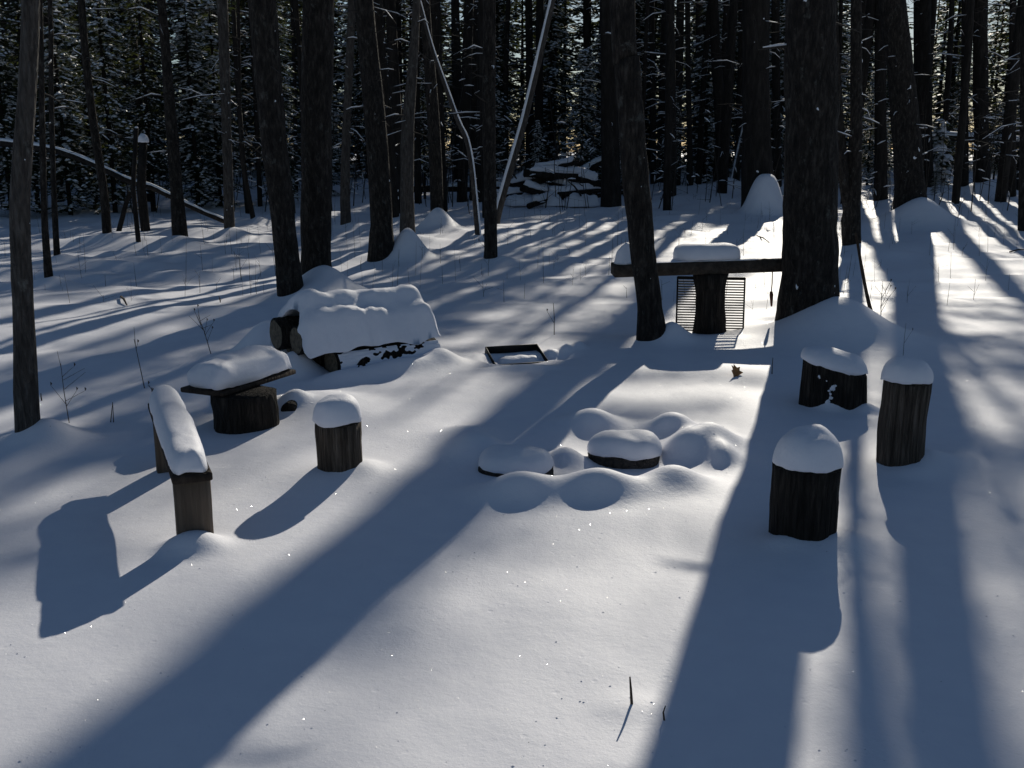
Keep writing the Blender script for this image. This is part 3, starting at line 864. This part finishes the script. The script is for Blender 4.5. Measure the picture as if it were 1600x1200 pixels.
# ------------------------------------------------------------------ firewood pile
def firewood():
    O = g(505, 596); E = g(664, 572)
    e = E - O; e.z = 0; L = 0.98; e.normalize()
    ang = math.atan2(e.y, e.x)
    root = thing('firewood_pile', 'stack of cut logs buried under a lumpy snow blanket', 'woodpile', (O.x, O.y, 0), ang)
    logs = [(0.06, 0.09, 0.115, 0.10, 1.0), (0.31, 0.10, 0.12, -0.04, 1.0), (0.56, 0.09, 0.12, 0.0, .94), (0.19, 0.285, 0.105, -0.10, 1.0), (0.44, 0.30, 0.115, -0.14, 1.0), (0.32, 0.43, 0.07, 0.12, .85)]
    for k, (v, z, r, u0, u1) in enumerate(logs):
        pts = [(u0 + (L * u1 - u0) * t, v + 0.01 * math.sin(3 * t + k), z + 0.008 * math.cos(5 * t + k)) for t in np.linspace(0, 1, 12)]
        lg = mesh_obj('log', *tube(pts, [r * (1 + .03 * math.sin(4 * t + k)) for t in range(12)], 28, 0.10, 8.0, k * 2.0), M['log_dark'], root)
        for uu, sg in ((u0, -1), (L * u1, 1)):
            p = pts[0] if sg < 0 else pts[-1]
            V = [Vector((uu + sg * 0.004, p[1], p[2]))] + [Vector((uu + sg * 0.003, p[1] + r * .9 * math.cos(t), p[2] + r * .9 * math.sin(t))) for t in [2 * math.pi * j / 20 for j in range(20)]]
            f = [(0, 1 + j, 1 + (j + 1) % 20) for j in range(20)]
            mesh_obj('cut_end', V, f if sg > 0 else [x[::-1] for x in f], M['cut'], lg)
    # blanket: solid sheet draped on the upper logs
    nu, nv = 46, 40
    us = np.linspace(-0.09, L + 0.03, nu); vs = np.linspace(-0.02, 0.95, nv)
    def top(u, v):
        z = 0.0
        for (lv, lz, lr, u0, u1) in logs:
            d = abs(v - lv) / (lr * 1.35)
            if lv < 0.1 and v < lv: d = 0.35
            if d < 1: z = max(z, (lz + lr * math.sqrt(max(0, 1 - d * d * 0.8))))
        return z
    G = np.array([[top(u, v) for v in vs] for u in us])
    for _ in range(5):
        Gp = np.pad(G, 1, mode='edge')
        G = (Gp[1:-1, 1:-1] * 2 + Gp[:-2, 1:-1] + Gp[2:, 1:-1] + Gp[1:-1, :-2] + Gp[1:-1, 2:]) / 6
    V, Fc = [], []
    for s in (1, 0):
        for iu, u in enumerate(us):
            for iv, v in enumerate(vs):
                eu = min(u - us[0], us[-1] - u) / 0.09; ev = (v - vs[0]) / 0.09
                edge = math.sqrt(max(0, 1 - max(0, 1 - min(eu, ev)) ** 2))
                th = (0.085 + 0.06 * nz((u, v, 0), 3.5, 2.0)) * edge
                low = G[iu, iv] + 0.004
                if v > 0.68: low -= (v - 0.68) * 1.4
                fr = 0.03 * nz((u, v, 0), 9.0, 7.0) + 0.02 * nz((u, v, 0), 20.0, 1.0)
                z = low + (th + fr * .4 if s else -0.004) + 0.05 * nz((u, v, 0), 4.5, 9.0)
                du = (0.08 * nz((0, v, 0), 6.0, 3.3) + 0.03 * nz((0, v, 0), 17.0, 3.3)) * max(0, 1 - iu / 7)
                dv = (0.05 * nz((u, 0, 0), 7.0, 5.5) + 0.02 * nz((u, 0, 0), 23.0, 5.5)) * max(0, 1 - iv / 5)
                V.append(Vector((u + du, v + dv, z)))
    n = nu * nv
    for a in range(nu - 1):
        for c in range(nv - 1):
            p = a * nv + c
            Fc.append((p, p + nv, p + nv + 1, p + 1)); Fc.append((n + p, n + p + 1, n + p + nv + 1, n + p + nv))
    for a in range(nu - 1):
        p = a * nv; Fc.append((p, n + p, n + p + nv, p + nv)); p += nv - 1; Fc.append((p, p + nv, n + p + nv, n + p))
    for c in range(nv - 1):
        p = c; Fc.append((p, p + 1, n + p + 1, n + p)); p += (nu - 1) * nv; Fc.append((p, n + p, n + p + 1, p + 1))
    mesh_obj('snow_blanket', V, Fc, M['snowcap'], root)
    # snow clinging to the face of the front log, with bare bark left in gaps
    lv, lz, lr = logs[0][:3]
    V, Fc = [], []
    na, nb_ = 260, 60
    for i in range(na + 1):
        for j in range(nb_ + 1):
            u = 0.11 + (L - 0.12) * i / na; an = R(125) + R(75) * j / nb_
            q = lr * (1.10 + 0.05 * nz((u, an, 0), 9.0, 2.0))
            V.append(Vector((u, lv + q * math.cos(an), lz + q * math.sin(an))))
    for i in range(na):
        for j in range(nb_):
            u = i / na * 7; w = j / nb_ * 2.0
            if nz((u, w, 0), 1.0, 4.0) + 0.35 * nz((u, w, 0), 3.1, 8.0) + (0.3 if j > 40 else 0) > -0.12:
                p = i * (nb_ + 1) + j; Fc.append((p, p + 1, p + nb_ + 2, p + nb_ + 1))
    mesh_obj('snow_patch', V, Fc, M['snowcap'], root)['kind'] = 'stuff'
firewood()

# ------------------------------------------------------------------ timber table on a stump, metal grate behind it
def timber_table():
    Yp = 9.05
    l, t = at_depth(957, 421, Yp); r_, _ = at_depth(1232, 411, Yp)
    root = thing('timber_table', 'thick timber table top balanced on a waisted black stump', 'table', (g(1112, 537).x, Yp, 0))
    ox = root.location.x
    L = (r_.x - l.x); zc = (l.z + r_.z) / 2; tilt = math.atan2(r_.z - l.z, L)
    th = 0.105
    mesh_obj('table_top', *xf(box(L, 0.30, th, 0.008, 1, 0.004), ((l.x + r_.x) / 2 - ox, 0, zc - th / 2 - 0.003), ry=-tilt), M['timber'], root)
    b = g(1112, 535)
    pts, rad = [], []
    zt = zc - th / 2 - 0.004
    for zz in np.linspace(-0.25, zt, 14):
        f = max(0, zz / zt)
        pts.append((0.075 - 0.02 * f, -0.02, zz)); rad.append(0.128 + 0.03 * (2 * f - 1) ** 2 + 0.015 * (1 - f) * 0)
    mesh_obj('stump', *tube(pts, rad, 36, 0.09, 7.0, 6.6, True, 0.012), M['log_dark'], root)
    p, _ = at_depth(1105, 404, Yp)
    V, Fc = snow_pillow(0.285, 0.142, 0.135, 4.5, 3.4, 56, 9, 0.05, 1.0, 0.0)
    mesh_obj('snow_slab', *xf((V, Fc), (p.x - ox, 0, zc + th / 2 + 0.004 + 0.006), ry=-tilt), M['snowcap'], root)
    V, Fc = snow_pillow(L / 2 - 0.02, 0.13, 0.018, 8.0, 2.0, 60, 4, 0.15, 2.0, 0.0)
    mesh_obj('snow_cap', *xf((V, Fc), ((l.x + r_.x) / 2 - ox, 0.01, zc + th / 2 - 0.001), ry=-tilt), M['snowcap'], root)
    V, Fc = snow_pillow(0.085, 0.12, 0.2, 2.2, 1.7, 28, 8, 0.25, 5.0, 0.0, (0.02, 0.03))
    mesh_obj('snow_clump', *xf((V, Fc), (l.x + 0.10 - ox, 0.0, l.z + th / 2 - 0.012)), M['snowcap'], root)
    # grate
    Yg = 9.0
    a, _ = at_depth(1060, 434, Yg); c, _ = at_depth(1166, 437, Yg)
    g0 = thing('metal_grate', 'black metal grate leaning behind the stump of the timber table', 'grate', ((a.x + c.x) / 2, Yg + 0.02, 0.02))
    g0.rotation_euler = (R(-8), R(1.0), 0)
    W = (c.x - a.x); Hh = a.z - 0.02
    for s in (-1, 1):
        o = mesh_obj('frame_side', *tube([(s * W / 2, 0, -0.06), (s * W / 2, 0, Hh)], [0.008, 0.008], 8), M['iron'], g0)
    for z in (-0.05, Hh - 0.004):
        mesh_obj('frame_rail', *tube([(-W / 2, 0, z), (W / 2, 0, z)], [0.008, 0.008], 8), M['iron'], g0)
    bar = tube([(-W / 2 + .006, 0, 0), (W / 2 - .006, 0, 0)], [0.0066, 0.0066], 6)
    bm = bpy.data.meshes.new('bar'); bm.from_pydata([tuple(v) for v in bar[0]], [], bar[1]); bm.materials.append(M['iron'])
    nb = 21
    for k in range(nb):
        o = bpy.data.objects.new('bar', bm); link(o, g0); o.location = (0, 0, (Hh - 0.006) * (k + 0.5) / nb)
    # cord with a wooden handle
    q, _ = at_depth(1204.5, 424, 8.93)
    cd = thing('hanging_cord', 'thin reddish cord with a short handle hanging beside the thickest tree', 'cord', (q.x, 8.88, 0))
    e2, _ = at_depth(1205, 480, 8.9)
    mesh_obj('cord', *tube([(0, 0, q.z + .02), (0.004, 0, q.z - .1), (0.0, 0, q.z - 0.2)], [0.005] * 3, 6), M['cord'], cd)
    mesh_obj('handle', *tube([(0, 0, q.z - .17), (0.003, 0, q.z - .2), (0.006, 0, q.z - .24), (0.01, 0, q.z - .3)], [0.012, .017, .014, .008], 10, .1), M['cord'], cd)
timber_table()

# ------------------------------------------------------------------ fire ring: two stones that show under their snow
def ring_stone(px, py, a, b, h, rz, cap_h, label, seed):
    p = g(px, py); p.y += b * 0.7
    root = thing('fire_ring_stone', label, 'stone', (p.x, p.y, hz(p.x, p.y) - 0.02), rz, 'stones of the fire ring')
    V, Fc = [], []
    seg = 40; zs = [-0.12, 0.0, h * .4, h * .8, h]
    for i, z in enumerate(zs):
        for k in range(seg):
            t = 2 * math.pi * k / seg; c, s = math.cos(t), math.sin(t)
            x = a * math.copysign(abs(c) ** .75, c); y = b * math.copysign(abs(s) ** .75, s)
            w = 1 + 0.12 * nz((x, y, z), 8.0, seed) - (0.04 if i == 4 else 0)
            V.append(Vector((x * w, y * w, z + 0.02 * nz((x, y, 0), 6, seed))))
    for i in range(len(zs) - 1):
        for k in range(seg):
            p_, q_ = i * seg + k, i * seg + (k + 1) % seg
            Fc.append((p_, q_, q_ + seg, p_ + seg))
    Fc.append(tuple((len(zs) - 1) * seg + k for k in range(seg)))
    mesh_obj('stone', V, Fc, M['stone'], root)
    V, Fc = snow_pillow(a * .98, b * .98, cap_h, 2.5, 2.5, 44, 9, 0.06, seed)
    V = [Vector((v.x, v.y, v.z + h - 0.006 + 0.02 * nz((v.x, v.y, 0), 6, seed))) for v in V]
    mesh_obj('snow_cap', V, Fc, M['snowcap'], root)
ring_stone(979, 712, 0.195, 0.15, 0.055, -0.18, 0.115, 'flat dark stone under a snow cushion at the back of the fire ring', 2.0)
ring_stone(806, 745, 0.185, 0.14, 0.05, -0.12, 0.105, 'flat dark stone under a snow cushion at the left of the fire ring', 6.0)

# ------------------------------------------------------------------ sunken black pan
def pan():
    c = g(806, 556); zb = hz(c.x, c.y)
    root = thing('black_pan', 'shallow black rectangular pan sunk in the snow behind the fire ring', 'pan', (c.x, c.y, zb - 0.02), 0.30)
    root.rotation_euler = (0.30, 0, 0.30)
    L, W, h, t = 0.44, 0.30, 0.09, 0.006
    mesh_obj('bottom', *xf(box(L - 0.01, W - 0.01, 0.006, 0.001), (0, 0, 0)), M['iron'], root)
    for (sx, sy, x, y) in ((L, t, 0, W / 2), (L, t, 0, -W / 2), (t, W - t - .002, L / 2 - t / 2, 0), (t, W - t - .002, -L / 2 + t / 2, 0)):
        mesh_obj('side', *xf(box(sx, sy, h, 0.001), (x, y, 0.001)), M['iron'], root)
    V, Fc = snow_pillow(0.19, 0.10, 0.06, 2.5, 1.8, 32, 6, 0.3, 4.0, 0.0)
    mesh_obj('snow_cap', *xf((V, Fc), (0.03, -0.04, 0.02)), M['snowcap'], root)
pan()

# ------------------------------------------------------------------ dry leaf
def leaf():
    c = g(1149, 590)
    outline = [(0, -.055), (.012, -.03), (.034, -.032), (.022, -.008), (.045, .004), (.025, .016), (.032, .04), (.012, .034), (0, .06), (-.012, .034), (-.032, .04), (-.025, .016), (-.045, .004), (-.022, -.008), (-.034, -.032), (-.012, -.03)]
    V, Fc = [], []
    n = len(outline)
    for s in (0, 1):
        V.append(Vector((0, 0, .004 * s)))
        for x, y in outline: V.append(Vector((x * 1.25, y * 1.25, 9.0 * x * x + 5.5 * y * y + .004 * s + .012 * math.sin(60 * y))))
    for k in range(n):
        a, b = 1 + k, 1 + (k + 1) % n
        Fc += [(0, b, a), (n + 1, n + 1 + a, n + 1 + b), (a, b, n + 1 + b, n + 1 + a)]
    o = mesh_obj('dry_leaf', V, Fc, M['leaf'], None, False)
    o.location = (c.x, c.y, hz(c.x, c.y) + 0.012); o.rotation_euler = (0.75, 0.25, 0.5)
    tag(o, 'curled brown dead leaf lying on the snow before the timber table', 'leaf')
leaf()

# ------------------------------------------------------------------ sapling, leaning poles, sticks, fallen trunks
def px_line(pts, Y):
    return [at_depth(px, py, Y)[0] for px, py in pts]
def snow_strip(P, R0, rise, wfac, seed, broken=0.0):
    """snow lying along the upper side of a pole"""
    B = MB(); seg = []
    for i, (p, r) in enumerate(zip(P, R0)):
        if broken and nz(p, 1.3, seed) > 1 - broken - 0.55:
            if len(seg) > 2: B.add(tube([s[0] for s in seg], [s[1] for s in seg], 8, 0.15, 6.0, seed))
            seg = []; continue
        seg.append((p + Vector((0, 0, r * rise)), r * wfac))
    if len(seg) > 2: B.add(tube([s[0] for s in seg], [s[1] for s in seg], 8, 0.15, 6.0, seed))
    return B
def pole(name, label, cat, pts, Y, w0, w1, mat, snow=True, rise=0.55, wfac=0.85, broken=0.0, shift=(0, 0), n=24, Y1=None):
    P = px_line(pts, Y)
    if Y1 is not None:
        P = [at_depth(px, py, Y + (Y1 - Y) * k / (len(pts) - 1))[0] for k, (px, py) in enumerate(pts)]
    R0 = [(w0 + (w1 - w0) * k / (len(P) - 1)) for k in range(len(P))]
    P, R0 = resample(P, R0, n)
    root = thing(name, label, cat, (P[0].x, P[0].y, P[0].z))
    o = P[0].copy(); P = [p - o for p in P]
    mesh_obj('stem', *tube(P, R0, 10, 0.1, 5.0, w0 * 50), M[mat], root)
    if snow:
        Ps = [p + Vector((shift[0] * r, shift[1] * r, 0)) for p, r in zip(P, R0)]
        B = snow_strip(Ps, R0, rise, wfac, w0 * 31, broken)
        if B.v: B.build('snow_strip', M['snowfleck'], root)
    return root
pole('bent_sapling', 'thin sapling bending left with a snow-lit upper stem', 'sapling', [(748, 376), (742, 310), (737, 260), (729, 218), (716, 190), (698, 140), (680, 90), (668, 50), (655, 0), (640, -50)], g(748, 374).y, 0.055, 0.025, 'bark_grey', True, 0.4, 0.45, 0.0, (0.6, -0.3))
pole('leaning_pole', 'snow-lined dead pole leaning right beyond the straight slim trunk', 'dead tree', [(773, 360), (780, 325), (800, 255), (820, 185), (838, 110), (852, 50), (868, -20), (880, -80)], g(775, 352).y, 0.085, 0.05, 'bark_grey', True, 0.3, 0.6, 0.0, (-0.6, -0.35))
pole('fallen_pole', 'long snow-topped fallen trunk slanting down behind the left stems', 'fallen tree', [(352, 346), (310, 328), (265, 306), (235, 292), (200, 282), (145, 256), (100, 239), (62, 231), (0, 223), (-60, 222)], 20.5, 0.05, 0.07, 'bark_far', True, 0.6, 0.75, 0.0)
pole('fallen_log', 'far snow-topped log lying level behind the right-hand trunks', 'fallen tree', [(1430, 214), (1480, 214), (1530, 217), (1590, 221), (1650, 222)], 34.0, 0.13, 0.13, 'bark_far', True, 0.45, 0.95, 0.0)
pole('fallen_log', 'long fallen log lying level left of the brush pile', 'fallen tree', [(640, 296), (700, 294), (760, 294), (830, 291)], 29.0, 0.09, 0.11, 'bark_far', True, 0.6, 0.95, 0.15)
pole('fallen_branch', 'snowy branch stub rising right from the brush pile', 'fallen tree', [(890, 282), (915, 268), (935, 256), (960, 246)], 30.0, 0.14, 0.12, 'bark_far', True, 0.6, 0.9)
pole('leaning_stick', 'brown stick propped against the slender forked trunk', 'stick', [(1337, 362), (1345, 410), (1354, 458), (1363, 496)], g(1363, 494).y, 0.012, 0.022, 'board_dark', False, Y1=g(1363, 494).y)
pole('forked_stem', 'side stem rising left from the fork of the slender trunk', 'tree', [(1331, 372), (1326, 330), (1318, 270), (1312, 200), (1306, 100), (1300, -40)], g(1331, 396).y + 0.02, 0.10, 0.06, 'bark', False)
pole('thin_leaner', 'thin far dead stem leaning right above the brush pile', 'dead tree', [(866, 250), (880, 220), (900, 180), (930, 120), (960, 60)], 33.0, 0.045, 0.03, 'bark_grey', False)
pole('thin_leaner', 'thin dead stem leaning right against the stout far trunk', 'dead tree', [(1142, 290), (1152, 240), (1160, 205), (1172, 150)], 33.0, 0.05, 0.04, 'bark_grey', True, .4, .7, 0, (-.4, -.4))
pole('thin_leaner', 'short dark stem leaning right at the foot of the fallen pole', 'dead tree', [(184, 367), (190, 345), (197, 318), (203, 300)], g(184, 367).y, 0.05, 0.04, 'bark_far', False)
pole('thin_leaner', 'long thin pole angling left of the bent sapling', 'dead tree', [(664, 40), (676, 75), (690, 110), (705, 150)][::-1], 30.0, 0.05, 0.03, 'bark_far', True, .5, .7)

# broken snag with a ball of snow on top
def snag(px, py, top, w, ball, label):
    b = g(px, py)
    P, t = at_depth(px - 4, top, b.y)
    r = 0.5 * w * t / FPX
    z0 = float(base_z(b.y))
    root = thing('broken_snag', label, 'snag', (b.x, b.y, z0))
    Hh = P.z - z0
    mesh_obj('trunk', *tube([(0, 0, -.3), (0, 0, 0), (-.02, 0, Hh * .5), (P.x - b.x, 0, Hh)], [r * 1.15, r, r * .95, r * .85], 14, .1, 5., px), M['bark_far'], root)
    V, Fc = snow_pillow(r * ball, r * ball, r * ball * 1.7, 2, 2, 18, 7, .1, 3.)
    mesh_obj('snow_cap', *xf((V, Fc), (P.x - b.x, 0, Hh - .01)), M['snowcap'], root)
snag(228, 365, 222, 15, 1.0, 'broken snag topped by a ball of snow near the fallen pole')
snag(217, 384, 200, 8, 0.5, 'thin broken stem just left of the snow-balled snag')

# brush pile
def brush():
    c = g(868, 322); r = np.random.default_rng(5)
    root = thing('brush_pile', 'heap of crossed logs and branches under thick snow in the middle distance', 'brush pile', (c.x, c.y + 0.6, float(base_z(c.y))))
    spots = [(-.9, .15, .25, .0), (-.3, -.2, .3, .5), (.3, .2, .45, -.4), (.8, -.1, .35, .25), (-.5, .1, .6, -.2), (.1, -.1, .75, .3), (.5, .2, .7, -.6), (0, .1, .95, .1), (.9, .2, .2, -.2), (-.1, -.4, .2, .9)]
    for k, (x, y, z, a) in enumerate(spots):
        L = r.uniform(.5, 1.0); t = r.uniform(-.25, .25); rad = r.uniform(.07, .13)
        d = Vector((math.cos(a) * math.cos(t), math.sin(a), math.sin(t)))
        p = Vector((x, y, z))
        PP = [p - d * L, p - d * L * .3, p + d * L * .4, p + d * L]
        mesh_obj('log', *tube(PP, [rad, rad, rad * .9, rad * .75], 12, .1, 5., k), M['bark_far'], root)
        V, Fc = snow_pillow(L * .85, rad * 1.25, rad * 1.7, 2.6, 2.2, 30, 6, .3, k + .5)
        mesh_obj('snow_cap', *xf((V, Fc), p + Vector((0, 0, rad * .55)), rz=math.atan2(d.y, d.x), ry=-t), M['snowcap'], root)
    for k in range(14):
        p = Vector((r.uniform(-1.2, 1.4), r.uniform(-.5, .3), r.uniform(.0, .5)))
        d = Vector((r.uniform(-1, 1), r.uniform(-.4, .4), r.uniform(-.1, .6))).normalized() * r.uniform(.4, 1.0)
        mesh_obj('branch', *tube([p, p + d * .5 + Vector((0, 0, .05)), p + d], [.025, .02, .008], 6), M['twig'], root)
    S = [(-.75, -.3, .0, .5, .35, .3), (-.1, -.45, .0, .35, .25, .25), (.65, -.4, -.02, .45, .3, .3)]
    for k, (x, y, z, a, b, h) in enumerate(S):
        V, Fc = snow_pillow(a, b, h, 2.2, 2.0, 30, 7, .25, k + 9.)
        mesh_obj('snow_heap', *xf((V, Fc), (x, y, z)), M['snowcap'], root)
brush()

# small sapling spruce buried in snow, right
def snow_sapling():
    c = g(1462, 292); r = np.random.default_rng(3)
    root = thing('spruce_sapling', 'little spruce loaded with snow beside the stout leaning trunk', 'tree', (c.x, c.y, float(base_z(c.y))))
    k = c.y / 30.0
    nq, sq = conifer_arrays(1.9 * k, 0.1, 0.55 * k, r, .16, 6, 6, .05, .5, .1, .1)
    for nm, q, m in (('crown', nq, 'needles'), ('bough_snow', sq, 'snowfleck')):
        link(bpy.data.objects.new(nm, quads_mesh(nm, q, M[m])), root)
    mesh_obj('trunk', *tube([(0, 0, -.2), (0, 0, 1.9 * k)], [.03, .01], 6), M['bark_far'], root)
    for j, (x, z, a, h) in enumerate([(0, 1.45, .12, .4), (-.05, 1.0, .22, .28), (.1, .72, .26, .25), (-.22, .45, .3, .25), (.15, .2, .34, .25), (-.1, .0, .5, .25)]):
        V, Fc = snow_pillow(a * k, a * k * .8, h * k, 2., 1.6, 18, 6, .35, j + 2.)
        mesh_obj('snow_clump', *xf((V, Fc), (x * k, -.1, z * k)), M['snowcap'], root)
snow_sapling()

# ------------------------------------------------------------------ weeds and small sticks that can be told apart
def weed(px, py, h_px, lean, label, branches=0, w=0.004, name='weed_stalk'):
    b = g(px, py); sc_ = (b.y * CT + CAM_H * ST) / FPX; h = h_px * sc_
    root = MB(); r = random.Random(px)
    zb = hz(b.x, b.y)
    top = Vector((lean * sc_, 0, h))
    pts = [Vector((0, 0, -.06)), Vector((0, 0, 0)), top * .55 + Vector((.006 * r.uniform(-1, 1), 0, 0)), top]
    root.add(tube(pts, [w, w, w * .8, w * .5], 6))
    for k in range(branches):
        p = top * r.uniform(.25, .9)
        q = p + Vector((r.uniform(-.3, .3) * h, r.uniform(-.2, .2) * h, r.uniform(.1, .4) * h))
        root.add(tube([p, q], [w * .6, w * .3], 5))
        if r.random() < .6: root.add(tube([q, q + Vector((.004, 0, .012)), q + Vector((0, 0, .022))], [w * .5, w * 1.8, w * .4], 6))
    o = root.build(name, M['weed'])
    o.location = (b.x, b.y, zb)
    return tag(o, label, 'twig' if name == 'stick' else 'weed')
weed(987, 1102, 46, -4, 'short dark stick standing in the foreground snow with a long thin shadow', 0, 0.0045, 'stick')
weed(1038, 1123, 25, 1, 'tiny dark stick at the edge of the tree shadow in the foreground', 0, 0.003, 'stick')
weed(330, 560, 62, -16, 'branched dry weed behind the board table', 9, .0035)
weed(226, 608, 78, -10, 'tall single dry stalk left of the plank bench', 2, .0035)
weed(108, 660, 95, -4, 'thin branching dry weed right of the curved grey trunk', 7, .003)
weed(866, 524, 50, -2, 'lone upright stalk on sunlit snow behind the sunken pan', 1, .004)
weed(1206, 588, 26, 0, 'short dark stem at the edge of the thick trunk shadow', 0, .004)
weed(243, 635, 32, -4, 'small dry weed at the far end of the plank bench', 5, .003)
weed(1375, 520, 70, -2, 'dry seeded stalk on bright snow behind the tall stool', 6, .004)
weed(756, 412, 34, 3, 'bushy dry weed at the foot of the straight slim trunk', 14, .005)
weed(1496, 350, 34, 3, 'dark twig pair in the bright snow right of the stout leaning trunk', 5, .007)
weed(65, 625, 12, 0, 'tiny dark twig tip right beside the curved grey trunk', 0, .005)
weed(345, 482, 10, -2, 'small dark sprig left of the firewood pile', 3, .006)
weed(1410, 570, 60, 0, 'hair-thin stalk close behind the tall stool', 1, .002)
# bent-over stalk shaped like an upturned V
b1, b2 = g(171, 659), g(183, 655)
top_, _ = at_depth(176, 628, b1.y)
o = MB(); o.add(tube([Vector((0, 0, -.04)), (top_ - b1), Vector((b2.x - b1.x, 0, -.03))], [.004, .003, .004], 6))
o = o.build('weed_stalk', M['weed']); o.location = (b1.x, b1.y, hz(b1.x, b1.y)); tag(o, 'bent dry stalk folded into an upturned V left of the bench', 'weed')
# small fallen twig on snow
for (x0, y0, x1, y1, lab) in [(1183, 365, 1202, 381, 'short dark twig lying on the snow left of the thickest trunk'), (190, 476, 199, 486, 'short dark twig on the left snow slope'), (1578, 392, 1604, 384, 'dark branch stub on the snow at the right edge')]:
    p, q = g(x0, y0), g(x1, y1)
    p.z, q.z = hz(p.x, p.y) + .02, hz(q.x, q.y) + .01
    o = MB(); o.add(tube([Vector((0, 0, 0)), (q - p) * .5 + Vector((0, 0, .02)), q - p], [.012, .012, .006], 6, .15, 9.))
    o = o.build('fallen_twig', M['weed']); o.location = p; tag(o, lab, 'twig')

# uncountable dry stems standing in the middle-distance snow
def dry_stems():
    B = MB(); r = random.Random(4)
    n = 0
    while n < 520:
        y = r.uniform(10.5, 27); x = r.uniform(-.56, .56) * y
        if math.hypot(x - 1.7, y - 9) < 1.6: continue
        n += 1
        z = float(base_z(y)) - .08; h = r.uniform(.08, .5) * r.uniform(.5, 1.2); w = r.uniform(.0014, .0036)
        p = Vector((x, y, z)); t = Vector((r.uniform(-.12, .12) * h, r.uniform(-.1, .1) * h, h + .1))
        B.add(tube([p, p + t * .6, p + t], [w, w * .8, w * .4], 3, cap=False))
        for _ in range(r.choice((0, 0, 0, 1, 2, 3))):
            a = p + t * r.uniform(.4, .9); c = a + Vector((r.uniform(-.12, .12), r.uniform(-.1, .1), r.uniform(.02, .14)))
            B.add(tube([a, c], [w * .6, w * .4], 3, cap=False))
    o = B.build('dry_stems', M['weed']); tag(o, 'thin dry stems scattered over the snow toward the wood', 'weeds', kind='stuff')
    B = MB(); S = MB()
    for _ in range(420):
        y = r.uniform(24, 36); x = r.uniform(-.58, .6) * y
        z = float(base_z(y)) - .1; h = r.uniform(.8, 3.6); w = r.uniform(.006, .016)
        p = Vector((x, y, z)); t = Vector((r.uniform(-.2, .2) * h, r.uniform(-.15, .15) * h, h))
        B.add(tube([p, p + t * .5 + Vector((r.uniform(-.1, .1), 0, 0)), p + t], [w, w * .8, w * .3], 4, cap=False))
        for _ in range(r.randint(3, 8)):
            a = p + t * r.uniform(.2, .95); L = r.uniform(.2, .8)
            c = a + Vector((r.uniform(-1, 1), r.uniform(-1, 1), r.uniform(-.2, .5))) * L
            B.add(tube([a, c], [w * .5, w * .25], 3, cap=False))
            if r.random() < .45:
                q = a.lerp(c, r.uniform(.3, .8)); e = (c - a).normalized() * r.uniform(.05, .14)
                S.add(tube([q - e + Vector((0, 0, .01)), q + Vector((0, 0, .02)), q + e + Vector((0, 0, .01))], [.006, .018, .006], 4, cap=False))
    o = B.build('brushwood', M['twig']); tag(o, 'tangle of thin brushwood in front of the dense wood', 'brushwood', kind='stuff')
    s = S.build('twig_snow', M['snowfleck'], o); s['kind'] = 'stuff'
dry_stems()

# glinting snow crystals lying on the near snow
def crystals():
    r = np.random.default_rng(8); Q = []
    cam_p = np.array([0, 0, CAM_H]); sd = np.array(SUN_DIR)
    xs = r.uniform(-3.2, 3.6, 3600); ys = r.uniform(2.4, 9.5, 3600)
    zs = height(xs, ys)
    for x, y, z in zip(xs, ys, zs):
        vw = cam_p - np.array([x, y, z]); vw /= np.linalg.norm(vw)
        n = vw + sd if r.random() < 0.6 else np.array([0, 0, 1.0]) + r.normal(0, 0.2, 3)
        n = n / np.linalg.norm(n) + r.normal(0, 0.05, 3); n /= np.linalg.norm(n)
        a = np.cross(n, r.normal(size=3)); a /= np.linalg.norm(a); b = np.cross(n, a)
        s = r.uniform(.0006, .0015); c = np.array([x, y, z + .002])
        Q.append(np.stack([c + a * s, c + b * s, c - a * s, c - b * s]))
    o = link(bpy.data.objects.new('snow_crystals', quads_mesh('snow_crystals', np.stack(Q), M['crystal'])))
    tag(o, 'tiny glinting ice crystals on the near snow', 'snow crystals', kind='stuff')
crystals()
# crumbs of snow and bits of bark fallen on the clearing
def crumbs(n, name, label, mat, smin, smax, seed, flat):
    r = random.Random(seed); B = MB()
    for _ in range(n):
        y = 2.4 + 6.5 * r.random() ** 1.6; x = r.uniform(-.55, .55) * y
        z = hz_fast(x, y); s = r.uniform(smin, smax); a = r.uniform(0, 6.3)
        V = [Vector((x + s * q * math.cos(t + a) * 1.6, y + s * q * math.sin(t + a), z - .002)) for t, q in [(k * 1.0472, r.uniform(.6, 1.3)) for k in range(6)]]
        V.append(Vector((x, y, z + s * flat)))
        B.add((V, [(k, (k + 1) % 6, 6) for k in range(6)]))
    o = B.build(name, mat); tag(o, label, 'snow crumbs' if 'snow' in name else 'litter', kind='stuff')
_gx, _gy, _Z = gx, gy, Z.reshape(ny, nx)
def hz_fast(x, y):
    i = int(np.clip(np.searchsorted(_gx, x) - 1, 0, nx - 2)); j = int(np.clip(np.searchsorted(_gy, y) - 1, 0, ny - 2))
    fx = (x - _gx[i]) / (_gx[i + 1] - _gx[i]); fy = (y - _gy[j]) / (_gy[j + 1] - _gy[j])
    return float((_Z[j, i] * (1 - fx) + _Z[j, i + 1] * fx) * (1 - fy) + (_Z[j + 1, i] * (1 - fx) + _Z[j + 1, i + 1] * fx) * fy)
crumbs(420, 'snow_crumbs', 'little crumbs of snow dropped from the branches', M['snowcap'], .002, .006, 1, .6)
crumbs(60, 'bark_litter', 'tiny dark flecks of bark and needles on the snow', M['weed'], .0012, .0032, 2, .5)
